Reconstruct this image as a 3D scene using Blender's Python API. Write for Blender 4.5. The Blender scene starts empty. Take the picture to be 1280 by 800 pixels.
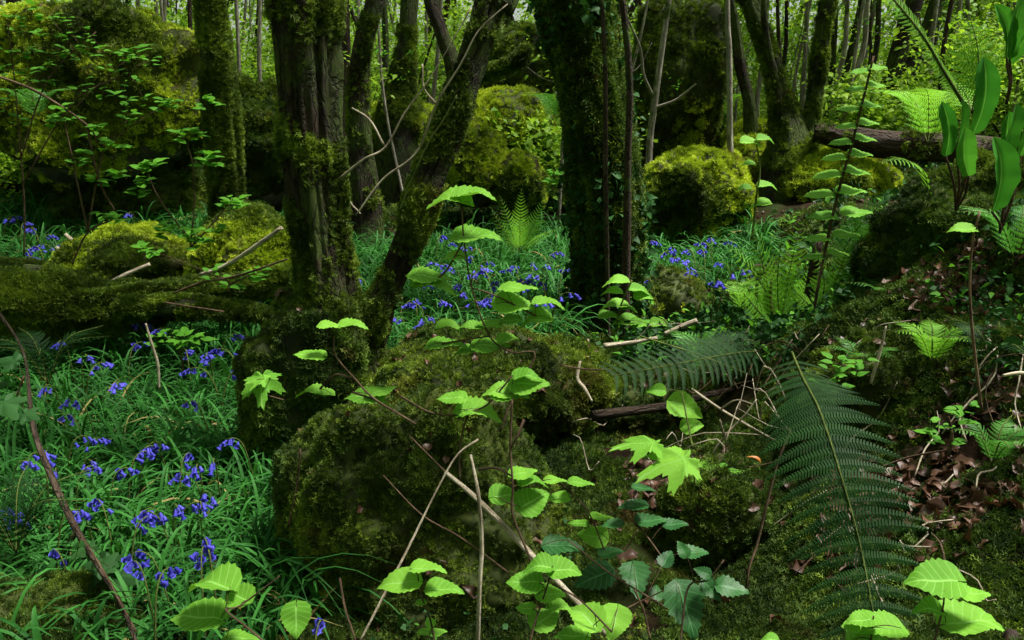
import bpy, math, random
import numpy as np
from mathutils import Vector, Matrix
rng = np.random.default_rng(7); random.seed(7)
S = bpy.context.scene; C = S.collection

# ------------------------------------------------------------------ camera
CAM = np.array([0.0, 0.0, 1.45]); PITCH = math.radians(14.0); F = 1065.0
cd = bpy.data.cameras.new("camera"); cam = bpy.data.objects.new("camera", cd); C.objects.link(cam)
cd.sensor_width = 36; cd.lens = 36 * F / 1280; cd.clip_start = 0.05; cd.clip_end = 600
cam.location = CAM; cam.rotation_euler = (math.radians(90) - PITCH, 0, 0); S.camera = cam
# ------------------------------------------------------------------ sky and sun
SUN_EL, SUN_AZ = math.radians(66), math.radians(84)      # azimuth clockwise from +Y (camera looks along +Y)
W = bpy.data.worlds.new("World"); S.world = W; W.use_nodes = True
wn = W.node_tree; bg = wn.nodes["Background"]
sk = wn.nodes.new("ShaderNodeTexSky"); sk.sky_type = 'NISHITA'; sk.sun_disc = False
sk.sun_elevation = SUN_EL; sk.sun_rotation = SUN_AZ; sk.air_density = 1.0; sk.dust_density = 3.0; sk.ozone_density = 1.0
hs = wn.nodes.new("ShaderNodeHueSaturation"); hs.inputs["Saturation"].default_value = 0.35
wn.links.new(sk.outputs[0], hs.inputs["Color"]); wn.links.new(hs.outputs[0], bg.inputs[0]); bg.inputs[1].default_value = 0.05
sl = bpy.data.lights.new("sun", 'SUN'); sl.energy = 5.0; sl.angle = math.radians(12); sl.color = (1.0, .97, .88)
so = bpy.data.objects.new("sun", sl); C.objects.link(so)
sd = Vector((math.sin(SUN_AZ) * math.cos(SUN_EL), math.cos(SUN_AZ) * math.cos(SUN_EL), math.sin(SUN_EL)))
so.rotation_euler = sd.to_track_quat('Z', 'Y').to_euler()
S.view_settings.view_transform = 'Standard'; S.view_settings.look = 'None'; S.view_settings.gamma = 1
S.view_settings.exposure = 1.6
S.cycles.max_bounces = 6; S.cycles.diffuse_bounces = 3; S.cycles.glossy_bounces = 2; S.cycles.transmission_bounces = 4
S.cycles.caustics_reflective = False; S.cycles.caustics_refractive = False

# ------------------------------------------------------------------ geometry helpers
def at(px, py, Y):
    d = np.array([(px - 640) / F, math.cos(PITCH) + (400 - py) / F * math.sin(PITCH), -math.sin(PITCH) + (400 - py) / F * math.cos(PITCH)])
    return CAM + d * (Y / d[1])
def _h(i, j, k, s):
    n = (i * 374761393 + j * 668265263 + k * 2147483647 + s * 1274126177) & 0xffffffff
    n = ((n ^ (n >> 13)) * 1274126177) & 0xffffffff
    return ((n ^ (n >> 16)) & 0xffff) / 65535.0
def vnoise(P, s=0):
    P = np.asarray(P, float); I = np.floor(P).astype(np.int64); f = P - I; u = f * f * (3 - 2 * f); r = 0
    for a in (0, 1):
        for b in (0, 1):
            for c in (0, 1):
                w = (u[..., 0] if a else 1 - u[..., 0]) * (u[..., 1] if b else 1 - u[..., 1]) * (u[..., 2] if c else 1 - u[..., 2])
                r = r + w * _h(I[..., 0] + a, I[..., 1] + b, I[..., 2] + c, s)
    return r * 2 - 1
def fbm(P, o=4, s=0):
    P = np.asarray(P, float); r = 0; a = .5
    for k in range(o): r = r + a * vnoise(P * 2 ** k + 17.3 * k, s + k); a *= .5
    return r
CTRL = []
for px, py, Y in [(100, 800, 2.0), (250, 650, 2.6), (80, 600, 2.9), (200, 500, 3.8), (20, 500, 3.8), (270, 430, 4.7), (100, 420, 4.5), (60, 330, 5.8), (200, 310, 6.0),
                  (30, 265, 6.8), (-200, 400, 4.6), (-200, 700, 2.4), (330, 760, 2.0), (500, 460, 4.4), (600, 410, 5.1), (600, 340, 6.3), (700, 310, 6.9), (620, 255, 8), (450, 270, 7.4),
                  (760, 425, 4.6), (850, 400, 4.9), (880, 355, 5.8), (850, 300, 7), (850, 500, 3.4), (850, 580, 2.75), (880, 720, 2.1), (700, 790, 1.85), (500, 790, 1.85), (640, 620, 2.5),
                  (1000, 430, 3.1), (1080, 400, 2.8), (1200, 400, 2.35), (1290, 400, 2.1), (1190, 260, 2.75), (1150, 300, 2.75), (1290, 230, 2.5), (1100, 600, 2.0), (1250, 600, 1.65), (1100, 790, 1.5), (1260, 790, 1.35), (980, 620, 2.3), (1000, 780, 1.75),
                  (1080, 250, 6), (1150, 200, 8), (1000, 235, 7.5), (900, 250, 8), (1300, 195, 8), (1400, 250, 3.2), (1400, 500, 2.0), (1030, 330, 4.6), (1150, 255, 4.4), (100, 220, 9), (300, 230, 9), (-300, 230, 8), (360, 330, 5.2)]:
    CTRL.append(at(px, py, Y))
for x in range(-40, 41, 8):
    CTRL.append(np.array([x * .5, 13, 1.0 + .02 * x])); CTRL.append(np.array([x, 22, 1.3])); CTRL.append(np.array([x * 1.5, 40, 1.9])); CTRL.append(np.array([x * .5, -3, .1]))
CTRL = np.array(CTRL)
def hgt(x, y):
    x = np.asarray(x, float); y = np.asarray(y, float)
    num = 0; den = 0
    for c in CTRL:
        d2 = (x - c[0]) ** 2 + (y - c[1]) ** 2; w = 1 / (d2 + .03 + .004 * (y * y)) ** 1.8
        num = num + w * c[2]; den = den + w
    P = np.stack([x, y, 0 * x], -1)
    return num / den + .06 * fbm(P * 1.7, 3, 5) + .06 * fbm(P * 6, 3, 9)
def nrm(x, y, e=.04):
    n = np.stack([hgt(x - e, y) - hgt(x + e, y), hgt(x, y - e) - hgt(x, y + e), 0 * x + 2 * e], -1)
    return n / np.linalg.norm(n, axis=-1, keepdims=True)
def hit(px, py, lift=0.0):          # where the view ray meets the ground raised by lift
    d = at(px, py, 1.0) - CAM; Ys = np.geomspace(1.0, 60, 500)
    z = CAM[2] + d[2] * Ys; g = hgt(CAM[0] + d[0] * Ys, Ys) + lift
    k = np.argmax(z < g); k = k if z[k] < g[k] else 499
    return CAM + d * Ys[k]
def gnd(x, y): return float(hgt(np.array(x), np.array(y)))

def mk(name, V, Fc, mat, parent=None, smooth=True, origin=None, attrs=None):
    V = np.asarray(V, float)
    if origin is not None: V = V - np.asarray(origin)
    me = bpy.data.meshes.new(name)
    if isinstance(Fc, np.ndarray):
        n, k = Fc.shape
        me.vertices.add(len(V)); me.vertices.foreach_set("co", V.astype(np.float32).ravel())
        me.loops.add(n * k); me.loops.foreach_set("vertex_index", Fc.astype(np.int32).ravel())
        me.polygons.add(n); me.polygons.foreach_set("loop_start", np.arange(0, n * k, k, dtype=np.int32))
        me.update(calc_edges=True)
    else:
        me.from_pydata([tuple(v) for v in V], [], [tuple(f) for f in Fc])
    if smooth: me.polygons.foreach_set("use_smooth", np.ones(len(me.polygons), bool))
    if attrs:
        for a, val in attrs.items():
            at_ = me.attributes.new(a, 'FLOAT_VECTOR', 'POINT'); at_.data.foreach_set("vector", np.asarray(val, np.float32).ravel())
    if mat: me.materials.append(mat)
    o = bpy.data.objects.new(name, me); C.objects.link(o)
    if parent: o.parent = parent
    return o
def inst(name, me, parent=None, M=None):
    o = bpy.data.objects.new(name, me); C.objects.link(o)
    if parent: o.parent = parent
    if M is not None: o.matrix_local = M
    return o
def thing(name, label, cat, loc, group=None):
    o = bpy.data.objects.new(name, None); C.objects.link(o); o.empty_display_size = .1
    o.location = tuple(float(v) for v in loc); o['label'] = label; o['category'] = cat
    if group: o['group'] = group
    return o
def tag(o, label, cat=None, group=None, kind=None):
    if label: o['label'] = label
    if cat: o['category'] = cat
    if group: o['group'] = group
    if kind: o['kind'] = kind
    return o
def spline(pts, n):                 # Catmull-Rom through pts (N x k), n samples
    P = np.asarray(pts, float); P = np.vstack([2 * P[0] - P[1], P, 2 * P[-1] - P[-2]])
    m = len(P) - 3; t = np.linspace(0, m - 1e-6, n); i = t.astype(int); f = (t - i)[:, None]
    a, b, c, d = P[i], P[i + 1], P[i + 2], P[i + 3]
    return .5 * (2 * b + (c - a) * f + (2 * a - 5 * b + 4 * c - d) * f ** 2 + (3 * b - 3 * c + d - a) * f ** 3)
def unit(v): v = np.asarray(v, float); return v / (np.linalg.norm(v, axis=-1, keepdims=True) + 1e-12)
class MB:
    def __init__(s): s.v = []; s.f = []; s.n = 0; s.b = []
    def add(s, V, Fc, b=None):
        s.v.append(V); s.f.append(np.asarray(Fc) + s.n); s.n += len(V); s.b.append(b if b is not None else np.zeros((len(V), 3)))
    def out(s, name, mat, parent=None, origin=None, attr=None, smooth=True):
        return mk(name, np.vstack(s.v), np.vstack(s.f), mat, parent, smooth, origin, {attr: np.vstack(s.b)} if attr else None)
def tube(pts, rad, ns=10, n=None, rough=0, flute=0, seed=0, freq=6):
    n = n or len(pts); m_ = 12 * len(pts); D_ = spline(pts, m_); R_ = np.interp(np.linspace(0, 1, m_), np.linspace(0, 1, len(rad)), rad)
    l_ = np.concatenate([[0], np.cumsum(np.linalg.norm(np.diff(D_, axis=0), axis=1))]); u_ = np.linspace(0, l_[-1], n); P = np.stack([np.interp(u_, l_, D_[:, k_]) for k_ in range(3)], -1); R = np.interp(u_, l_, R_)
    T = unit(np.gradient(P, axis=0)); up = np.array([.3, .9, .2]); A = unit(np.cross(T, up)); B = np.cross(T, A)
    th = np.linspace(0, 2 * np.pi, ns, endpoint=False)[None, :]; L = np.concatenate([[0], np.cumsum(np.linalg.norm(np.diff(P, axis=0), axis=1))])[:, None]
    ct, st = np.cos(th), np.sin(th); rr = R[:, None] * np.ones_like(th)
    if flute:
        Q = np.stack([ct * 2.6 + 0 * L, st * 2.6 + 0 * L, L * .9 + 0 * th], -1) + seed; rr = rr * (1 + flute * fbm(Q, 3, seed))
    if rough:
        Q = np.stack([ct * R[:, None] * freq * 8, st * R[:, None] * freq * 8, L * freq * .45 + 0 * th], -1) + seed; rr = rr + rough * fbm(Q, 3, seed + 3)
    V = P[:, None] + (A[:, None] * ct[..., None] + B[:, None] * st[..., None]) * rr[..., None]
    b = np.stack([ct * R[:, None], st * R[:, None], L + 0 * th], -1).reshape(-1, 3) + seed * 3.7
    V = V.reshape(-1, 3); i = np.arange(n - 1)[:, None] * ns; j = np.arange(ns)[None, :]; j2 = (j + 1) % ns
    q = np.stack([i + j, i + j2, i + ns + j2, i + ns + j], -1).reshape(-1, 4)
    V = np.vstack([V, P[:1], P[-1:]]); b = np.vstack([b, b[:1], b[-1:]]); c0, c1 = len(V) - 2, len(V) - 1
    jj = np.arange(ns); k2 = (jj + 1) % ns; base = (n - 1) * ns
    caps = np.vstack([np.stack([jj * 0 + c0, k2, jj, jj], -1)[:, [0, 1, 2, 2]], np.stack([jj * 0 + c1, base + jj, base + k2, base + k2], -1)])
    return V, q, b, caps
def ico(sub):
    import bmesh
    bm = bmesh.new(); bmesh.ops.create_icosphere(bm, subdivisions=sub, radius=1)
    V = np.array([v.co[:] for v in bm.verts]); Fc = np.array([[v.index for v in f.verts] for f in bm.faces]); bm.free(); return V, Fc
ICO = {k: ico(k) for k in (3, 4, 5, 6)}

# ------------------------------------------------------------------ materials
def nodes(name):
    m = bpy.data.materials.new(name); m.use_nodes = True; nt = m.node_tree; return m, nt, nt.nodes["Principled BSDF"], nt.links.new
def ramp(nt, stops):
    r = nt.nodes.new("ShaderNodeValToRGB"); e = r.color_ramp.elements
    while len(e) < len(stops): e.new(.5)
    for k, (p, c) in enumerate(stops): e[k].position = p; e[k].color = (*c, 1)
    return r
def noise(nt, vec, scale, detail=4, rough=.6):
    n = nt.nodes.new("ShaderNodeTexNoise"); n.inputs["Scale"].default_value = scale; n.inputs["Detail"].default_value = detail; n.inputs["Roughness"].default_value = rough
    if vec is not None: nt.links.new(vec, n.inputs["Vector"])
    return n
def mixc(nt, fac, a, b, mode='MIX'):
    m = nt.nodes.new("ShaderNodeMix"); m.data_type = 'RGBA'; m.blend_type = mode
    for s, v in ((0, fac), (6, a), (7, b)):
        if hasattr(v, 'is_output'): nt.links.new(v, m.inputs[s])
        elif s == 0: m.inputs[0].default_value = v
        else: m.inputs[s].default_value = (*v, 1)
    return m.outputs[2]
def pos(nt): return nt.nodes.new("ShaderNodeNewGeometry").outputs["Position"]
def mapr(nt, v, a, b, c=0, d=1):
    m = nt.nodes.new("ShaderNodeMapRange"); nt.links.new(v, m.inputs[0])
    for k, x in enumerate((a, b, c, d)): m.inputs[k + 1].default_value = x
    return m.outputs[0]
def bump(nt, h, p, s=.5, d=.02):
    b = nt.nodes.new("ShaderNodeBump"); b.inputs["Strength"].default_value = s; b.inputs["Distance"].default_value = d
    nt.links.new(h, b.inputs["Height"]); nt.links.new(b.outputs[0], p.inputs["Normal"])
def bark_mat(name, cols, moss=.0, mosscol=(.05, .075, .012), sc=1.0, ck=.55):
    m, nt, p, L = nodes(name); a = nt.nodes.new("ShaderNodeAttribute"); a.attribute_name = "bk"
    mp = nt.nodes.new("ShaderNodeMapping"); mp.inputs["Scale"].default_value = (1, 1, .16); L(a.outputs["Vector"], mp.inputs[0])
    n1 = noise(nt, mp.outputs[0], 60 * sc, 8, .75); n2 = noise(nt, a.outputs["Vector"], 9 * sc, 4)
    r = ramp(nt, [(.38, cols[0]), (.5, cols[1]), (.64, cols[2])]); L(n1.outputs[0], r.inputs[0]); col = r.outputs[0]
    n3 = noise(nt, pos(nt), 3.5, 5, .7); f = mapr(nt, n3.outputs[0], .62 - moss * .3, .7 - moss * .25)
    n4 = noise(nt, pos(nt), 60, 3); mc = mixc(nt, n4.outputs[0], tuple(c * .4 for c in mosscol), tuple(c * 1.5 for c in mosscol))
    c2 = mixc(nt, f, mixc(nt, mapr(nt, n2.outputs[0], .35, .65), col, tuple(c * .6 for c in cols[1])), mc) if moss else col
    vo = nt.nodes.new("ShaderNodeTexVoronoi"); vo.feature = 'DISTANCE_TO_EDGE'; vo.inputs["Scale"].default_value = 34 * sc
    mp2 = nt.nodes.new("ShaderNodeMapping"); mp2.inputs["Scale"].default_value = (1.3, 1.3, .17); wv = nt.nodes.new("ShaderNodeVectorMath"); wv.operation = 'MULTIPLY_ADD'; L(n2.outputs["Color"], wv.inputs[0]); wv.inputs[1].default_value = (.06, .06, .06); L(a.outputs["Vector"], wv.inputs[2]); L(wv.outputs[0], mp2.inputs[0]); L(mp2.outputs[0], vo.inputs["Vector"])
    crack = mapr(nt, vo.outputs["Distance"], .0, .13, 1 - ck, 1); c2 = mixc(nt, crack, tuple(c * .5 for c in cols[0]), c2)
    ha = nt.nodes.new("ShaderNodeMath"); ha.operation = 'MULTIPLY_ADD'; L(crack, ha.inputs[0]); ha.inputs[1].default_value = .8; L(n1.outputs[0], ha.inputs[2])
    L(c2, p.inputs["Base Color"]); p.inputs["Roughness"].default_value = .8; p.inputs["Specular IOR Level"].default_value = .2
    bump(nt, ha.outputs[0], p, 1.0, .025); return m
def moss_mat(name, dark, mid, light, sc=3):
    m, nt, p, L = nodes(name); P = pos(nt)
    n1 = noise(nt, P, sc, 4, .65); n2 = noise(nt, P, sc * 11, 3); oi = nt.nodes.new("ShaderNodeObjectInfo")
    ad = nt.nodes.new("ShaderNodeMath"); ad.operation = 'MULTIPLY_ADD'; L(oi.outputs["Random"], ad.inputs[0]); ad.inputs[1].default_value = .22; L(n1.outputs[0], ad.inputs[2])
    ad2 = nt.nodes.new("ShaderNodeMath"); ad2.operation = 'MULTIPLY_ADD'; L(n2.outputs[0], ad2.inputs[0]); ad2.inputs[1].default_value = .35; L(ad.outputs[0], ad2.inputs[2])
    r = ramp(nt, [(.55, dark), (.78, mid), (1.0, light)]); L(ad2.outputs[0], r.inputs[0])
    n3 = noise(nt, P, sc * .7 + 1, 3); br = mixc(nt, mapr(nt, n3.outputs[0], .62, .72, 0, .7), r.outputs[0], (.1, .055, .015))
    L(br, p.inputs["Base Color"]); p.inputs["Roughness"].default_value = .8; p.inputs["Specular IOR Level"].default_value = .25
    L(br, p.inputs["Base Color"])
    tr = nt.nodes.new("ShaderNodeBsdfTranslucent"); L(br, tr.inputs[0]); mx = nt.nodes.new("ShaderNodeMixShader"); mx.inputs[0].default_value = .25
    L(p.outputs[0], mx.inputs[1]); L(tr.outputs[0], mx.inputs[2]); L(mx.outputs[0], nt.nodes["Material Output"].inputs[0]); return m
def leaf_mat(name, a, b, trans=.35, rough=.45, spec=.4, vein=None, tcol=None, rib=7, spots=None):
    m, nt, p, L = nodes(name); oi = nt.nodes.new("ShaderNodeObjectInfo"); P = pos(nt)
    n1 = noise(nt, P, 9, 3); ad = nt.nodes.new("ShaderNodeMath"); ad.operation = 'MULTIPLY_ADD'; L(oi.outputs["Random"], ad.inputs[0]); ad.inputs[1].default_value = .7
    L(mapr(nt, n1.outputs[0], .2, .8, -.1, .4), ad.inputs[2]); col = mixc(nt, ad.outputs[0], a, b)
    if vein:
        at_ = nt.nodes.new("ShaderNodeAttribute"); at_.attribute_name = "lf"; sx = nt.nodes.new("ShaderNodeSeparateXYZ"); L(at_.outputs["Vector"], sx.inputs[0])
        ab = nt.nodes.new("ShaderNodeMath"); ab.operation = 'ABSOLUTE'; L(sx.outputs[0], ab.inputs[0])
        mid = mapr(nt, ab.outputs[0], .03, .08, 1, 0)
        s1 = nt.nodes.new("ShaderNodeMath"); s1.operation = 'MULTIPLY_ADD'; L(sx.outputs[1], s1.inputs[0]); s1.inputs[1].default_value = rib
        s2 = nt.nodes.new("ShaderNodeMath"); s2.operation = 'MULTIPLY'; L(ab.outputs[0], s2.inputs[0]); s2.inputs[1].default_value = -1.5; L(s2.outputs[0], s1.inputs[2])
        fr = nt.nodes.new("ShaderNodeMath"); fr.operation = 'PINGPONG'; fr.inputs[1].default_value = .5; L(s1.outputs[0], fr.inputs[0])
        if rib < 0: s1.inputs[1].default_value = 0; s2.inputs[1].default_value = 0; s1.inputs[2].default_value = 0; nt.links.remove(s1.inputs[2].links[0]); s1.inputs[2].default_value = .5
        sv = mapr(nt, fr.outputs[0], .03, .09, .6, 0); mxm = nt.nodes.new("ShaderNodeMath"); mxm.operation = 'MAXIMUM'; L(mid, mxm.inputs[0]); L(sv, mxm.inputs[1])
        col = mixc(nt, mxm.outputs[0], col, vein)
    if spots:
        n5 = noise(nt, P, 55, 3); col = mixc(nt, mapr(nt, n5.outputs[0], .69, .74, 0, .8), col, spots)
    n6 = noise(nt, P, 140, 2); bump(nt, n6.outputs[0], p, .25, .002)
    L(col, p.inputs["Base Color"]); p.inputs["Roughness"].default_value = rough; p.inputs["Specular IOR Level"].default_value = spec
    tr = nt.nodes.new("ShaderNodeBsdfTranslucent"); tc = mixc(nt, 1.0, col, tcol or (1.0, 1.0, .6), 'MULTIPLY'); L(tc, tr.inputs[0])
    mx = nt.nodes.new("ShaderNodeMixShader"); mx.inputs[0].default_value = trans
    L(p.outputs[0], mx.inputs[1]); L(tr.outputs[0], mx.inputs[2]); L(mx.outputs[0], nt.nodes["Material Output"].inputs[0]); return m
M = {}
M['bark'] = bark_mat('bark', [(.006, .004, .002), (.030, .019, .011), (.115, .08, .052)], .55)
M['bark_moss'] = bark_mat('mossy_bark', [(.006, .005, .003), (.024, .019, .012), (.07, .055, .04)], .8)
M['bark_brown'] = bark_mat('brown_bark', [(.018, .010, .007), (.06, .038, .025), (.12, .085, .06)], .15)
M['bark_pale'] = bark_mat('pale_bark', [(.07, .06, .05), (.27, .24, .2), (.52, .48, .42)], .15, sc=.7, ck=.15)
M['twig_pale'] = bark_mat('pale_dead_wood', [(.22, .17, .12), (.48, .4, .3), (.72, .64, .52)], 0, sc=1.5, ck=0)
M['twig_brown'] = bark_mat('brown_twig', [(.03, .018, .01), (.11, .065, .04), (.24, .16, .1)], 0, sc=1.5, ck=0)
M['twig_green'] = bark_mat('green_stem', [(.05, .07, .015), (.12, .16, .03), (.2, .24, .06)], 0, sc=1.5, ck=0)
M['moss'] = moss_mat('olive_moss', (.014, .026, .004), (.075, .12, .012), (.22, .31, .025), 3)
M['moss_sun_y'] = moss_mat('sunlit_yellow_moss', (.05, .08, .005), (.30, .405, .018), (.53, .62, .04), 2.2)  # yellow moss for the far boulders, colour raised to look sunlit
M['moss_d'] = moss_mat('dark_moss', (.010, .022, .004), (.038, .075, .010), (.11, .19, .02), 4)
M['moss_base'] = moss_mat('brown_under_moss', (.008, .012, .003), (.025, .035, .006), (.06, .08, .01), 5)
M['moss_base_y'] = moss_mat('olive_under_moss', (.01, .013, .003), (.035, .045, .006), (.08, .09, .01), 5)
M['rock'], nt, p, L = nodes('limestone'); n = noise(nt, pos(nt), 8, 6, .7); r = ramp(nt, [(.35, (.015, .014, .012)), (.6, (.06, .055, .05)), (.8, (.16, .15, .14))]); L(n.outputs[0], r.inputs[0]); L(r.outputs[0], p.inputs["Base Color"]); p.inputs["Roughness"].default_value = .8; bump(nt, n.outputs[0], p, .8, .03)
M['soil'], nt, p, L = nodes('woodland_soil'); n = noise(nt, pos(nt), 6, 8, .7); n2 = noise(nt, pos(nt), 1.3, 4)
r = ramp(nt, [(.3, (.005, .004, .002)), (.55, (.018, .010, .006)), (.8, (.05, .026, .014))]); L(n.outputs[0], r.inputs[0]); L(mixc(nt, mapr(nt, n2.outputs[0], .42, .6), r.outputs[0], (.015, .024, .005)), p.inputs["Base Color"]); p.inputs["Roughness"].default_value = .95; p.inputs["Specular IOR Level"].default_value = .05; bump(nt, n.outputs[0], p, 1, .04)
M['hazel'] = leaf_mat('fresh_hazel_leaf', (.085, .25, .02), (.20, .43, .045), .35, .6, .1, (.24, .48, .1), spots=(.10, .11, .02))
M['leaf'] = leaf_mat('green_leaf', (.05, .18, .015), (.12, .34, .03), .45, .6, .12)
M['leaf_bg'] = leaf_mat('understory_leaf', (.07, .19, .012), (.34, .52, .05), .55, .5, .15)
M['leaf_dark'] = leaf_mat('dark_bramble_leaf', (.010, .055, .014), (.028, .11, .024), .2, .45, .2, (.06, .18, .06), spots=(.09, .05, .02))
M['ivy'] = leaf_mat('dark_ivy_leaf', (.010, .04, .010), (.025, .08, .018), .15, .6, .1)
M['bluebell_leaf'] = leaf_mat('bluebell_leaf', (.009, .055, .010), (.045, .19, .03), .3, .55, .12)
M['fern'] = leaf_mat('fern_green', (.05, .2, .03), (.11, .33, .05), .35, .5, .3)
M['fern_bright'] = leaf_mat('bright_fern_green', (.14, .38, .03), (.22, .48, .05), .4, .55, .15)
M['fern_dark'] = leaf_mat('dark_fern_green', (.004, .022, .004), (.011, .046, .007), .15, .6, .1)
M['hart'] = leaf_mat('strap_fern_green', (.03, .17, .02), (.09, .31, .035), .4, .5, .2, (.14, .38, .07), rib=-1, spots=(.05, .16, .02))
M['petal'] = leaf_mat('bluebell_petal', (.032, .030, .34), (.11, .10, .60), .3, .5, .15, tcol=(1, 1, 1))
M['yellow'] = leaf_mat('yellow_fallen_leaf', (.6, .32, .02), (.65, .38, .03), .3)
M['orange'] = leaf_mat('orange_fallen_leaf', (.45, .14, .03), (.5, .2, .06), .3)
M['litter'] = leaf_mat('dead_brown_leaf', (.014, .006, .004), (.11, .05, .03), .1, .5, .35)
M['brown_moss'] = moss_mat('rusty_moss', (.05, .03, .008), (.2, .12, .02), (.35, .22, .04), 6)

# ------------------------------------------------------------------ source shapes for stuff and repeated leaves
def proto(name, V, Fc, mat, attrs=None):
    o = mk(name, V, Fc, mat, None, True, None, attrs); C.objects.unlink(o); return o
def leaf_geo(L=1, Wd=.8, nu=4, nv=8, serr=.05, fold=.15, droop=.2, pleat=0, cord=.0, tip=1.3, seed=0, wav=0):
    r = np.random.default_rng(seed); V = []; lf = []
    for i in range(nv + 1):
        t = i / nv; w = Wd * .5 * (math.sin(math.pi * min(1, t ** .62)) ** .8 if 0 < t < 1 else 0.02) * (1 - .25 * t ** tip)
        for j in range(-nu, nu + 1):
            u = j / nu; ww = w * (1 + (serr * (1 if i % 2 else -1) if abs(j) == nu else 0)); x = u * ww
            y = t * L - cord * (abs(u) ** 2) * (1 - t) ** 3 + (serr * .6 * L * abs(u) if abs(j) == nu and i % 2 else 0) * .3
            z = fold * abs(x) - droop * (t - .35) ** 2 * L + pleat * math.sin((t * 7 - abs(u) * 1.5) * 2 * math.pi) * abs(u) + wav * math.sin(t * 9 + seed + u)
            V.append((x, y, z)); lf.append((u, t, 0))
    k = 2 * nu + 1; Fc = [[i * k + j, i * k + j + 1, (i + 1) * k + j + 1, (i + 1) * k + j] for i in range(nv) for j in range(2 * nu)]
    return np.array(V), np.array(Fc), np.array(lf)
def lobed_geo(lobes=((0, 1.), (.85, .85), (-.85, .85), (1.7, .6), (-1.7, .6)), depth=.36, seed=0, teeth=.07, droop=.3):
    n = 72; V = [(0, 0, 0)]; lf = [(0, 0, 0)]
    for ring in (.5, 1.):
        for k in range(n):
            a = -math.pi + 2 * math.pi * (k + .5) / n; rr = .12
            for (c, l) in lobes: rr = max(rr, l * math.exp(-((a - c) / (.42)) ** 2) * 1.0, l * (1 - depth) * max(0, math.cos((a - c) * 1.0)))
            if ring == 1.: rr *= 1 + teeth * (1 if k % 2 else -1) + .03 * math.sin(a * 5 + seed)
            V.append((math.sin(a) * rr * ring, math.cos(a) * rr * ring, -droop * (rr * ring) ** 2 + .05 * math.cos(a * 5) * ring)); lf.append((math.sin(a * 2.5) * .8, ring, 0))
    Fc = [[0, 1 + k, 1 + (k + 1) % n, 1 + (k + 1) % n] for k in range(n)] + [[1 + k, 1 + n + k, 1 + n + (k + 1) % n, 1 + (k + 1) % n] for k in range(n)]
    tri = [f[:3] if f[2] == f[3] else f for f in Fc]
    return np.array(V), tri, np.array(lf)
def me_of(name, g, mat): o = proto(name, g[0], g[1], mat, {"lf": g[2]}); return o.data
HAZEL = [me_of('hazel_leaf', leaf_geo(1, 1.0, 4, 18, .05, .05 + .12 * s, .2 + .15 * s, .018, .15, 1.2, s, .03), M['hazel']) for s in range(4)]
OVAL = [me_of('oval_leaf', leaf_geo(1, .76, 3, 16, .03, .1 + .15 * s, .25 + .15 * s, .016, .05, 1.5, s, .03), M['hazel']) for s in range(3)]
BRAM = [me_of('bramble_leaf', leaf_geo(1, .75, 4, 14, .1, .14, .25, .02, .05, 1.4, s, .02), M['leaf_dark']) for s in range(3)]
GREENL = [me_of('green_leaf', leaf_geo(1, .6, 2, 7, .05, .15, .3, 0, .05, 1.5, s, .02), M['leaf']) for s in range(3)]
LOBED = [me_of('lobed_leaf', lobed_geo(seed=s), M['hazel']) for s in range(2)]
IVYL = [me_of('ivy_leaf', lobed_geo(((0, 1.), (1.1, .75), (-1.1, .75), (2.2, .5), (-2.2, .5)), .3, s, .0, .2), M['ivy']) for s in range(2)]

def rotm(z, x):                                           # frames from normals z and approximate x
    z = unit(z); y = unit(np.cross(z, x)); x = np.cross(y, z); return np.stack([x, y, z], -1)
def sprig_moss(seed, mat, n=9, ln=1.1, wd=.19, spread=.95):
    r = np.random.default_rng(seed); V = []; Fc = []
    for k in range(n):
        a = r.uniform(0, 6.28); e = r.uniform(.1, spread); d = np.array([math.cos(a) * math.sin(e), math.sin(a) * math.sin(e), math.cos(e)]); s = unit(np.cross(d, [0.1, .2, 1])); o = np.array([r.uniform(-.35, .35), r.uniform(-.35, .35), -.15]); l = ln * r.uniform(.5, 1.1)
        side = unit(np.cross(d, s))
        for q in range(4):                                # little side leaves up the shoot
            t = (q + 1) / 5; c = o + d * l * t + np.array([0, 0, -.25 * t * t * l]); sg = 1 if q % 2 else -1; w = (s * sg + side * r.uniform(-.6, .6)) * l * .36 * (1.15 - t * .7)
            i = len(V); V += [c - d * wd * .45, c + d * wd * .45, c + w + d * .15 * l + np.array([0, 0, .03])]; Fc.append([i, i + 1, i + 2])
        i = len(V); c = o + d * l * .7; V += [o - s * wd * .35, o + s * wd * .35, o + d * l + np.array([0, 0, -.25 * l])]; Fc.append([i, i + 1, i + 2])
    return proto('moss_sprig', np.array(V), np.array(Fc), mat)
MOSSP = {k: [sprig_moss(s, M[k], 9) for s in range(3)] for k in ('moss', 'moss_sun_y', 'moss_d', 'brown_moss')}
def clump(seed, mat, n, lsz, R, wd=.65, flat=.5):         # twig end with leaves
    r = np.random.default_rng(seed); mb = MB(); g = leaf_geo(1, wd, 1, 3, 0, .2, .3)
    for k in range(n):
        c = r.normal(0, 1, 3) * R * np.array([.6, .6, .35]); z = unit(r.normal(0, flat, 3) + np.array([0, 0, 1])); m = rotm(z, r.normal(0, 1, 3)); mb.add(g[0] * lsz * r.uniform(.6, 1.2) @ m.T + c, g[1])
    return proto('leaf_clump', np.vstack(mb.v), np.vstack(mb.f), mat)
MOSSP['moss_mix'] = MOSSP['moss_d'] + MOSSP['moss'][:2]
CLBG = [clump(s, M['leaf_bg'], 16, .07, .22) for s in range(4)]
CLSM = [clump(s + 9, M['leaf'], 9, .05, .09, .55, .35) for s in range(4)]
CLIVY = [clump(s + 19, M['ivy'], 8, .05, .07, .8, .8) for s in range(3)]
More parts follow.
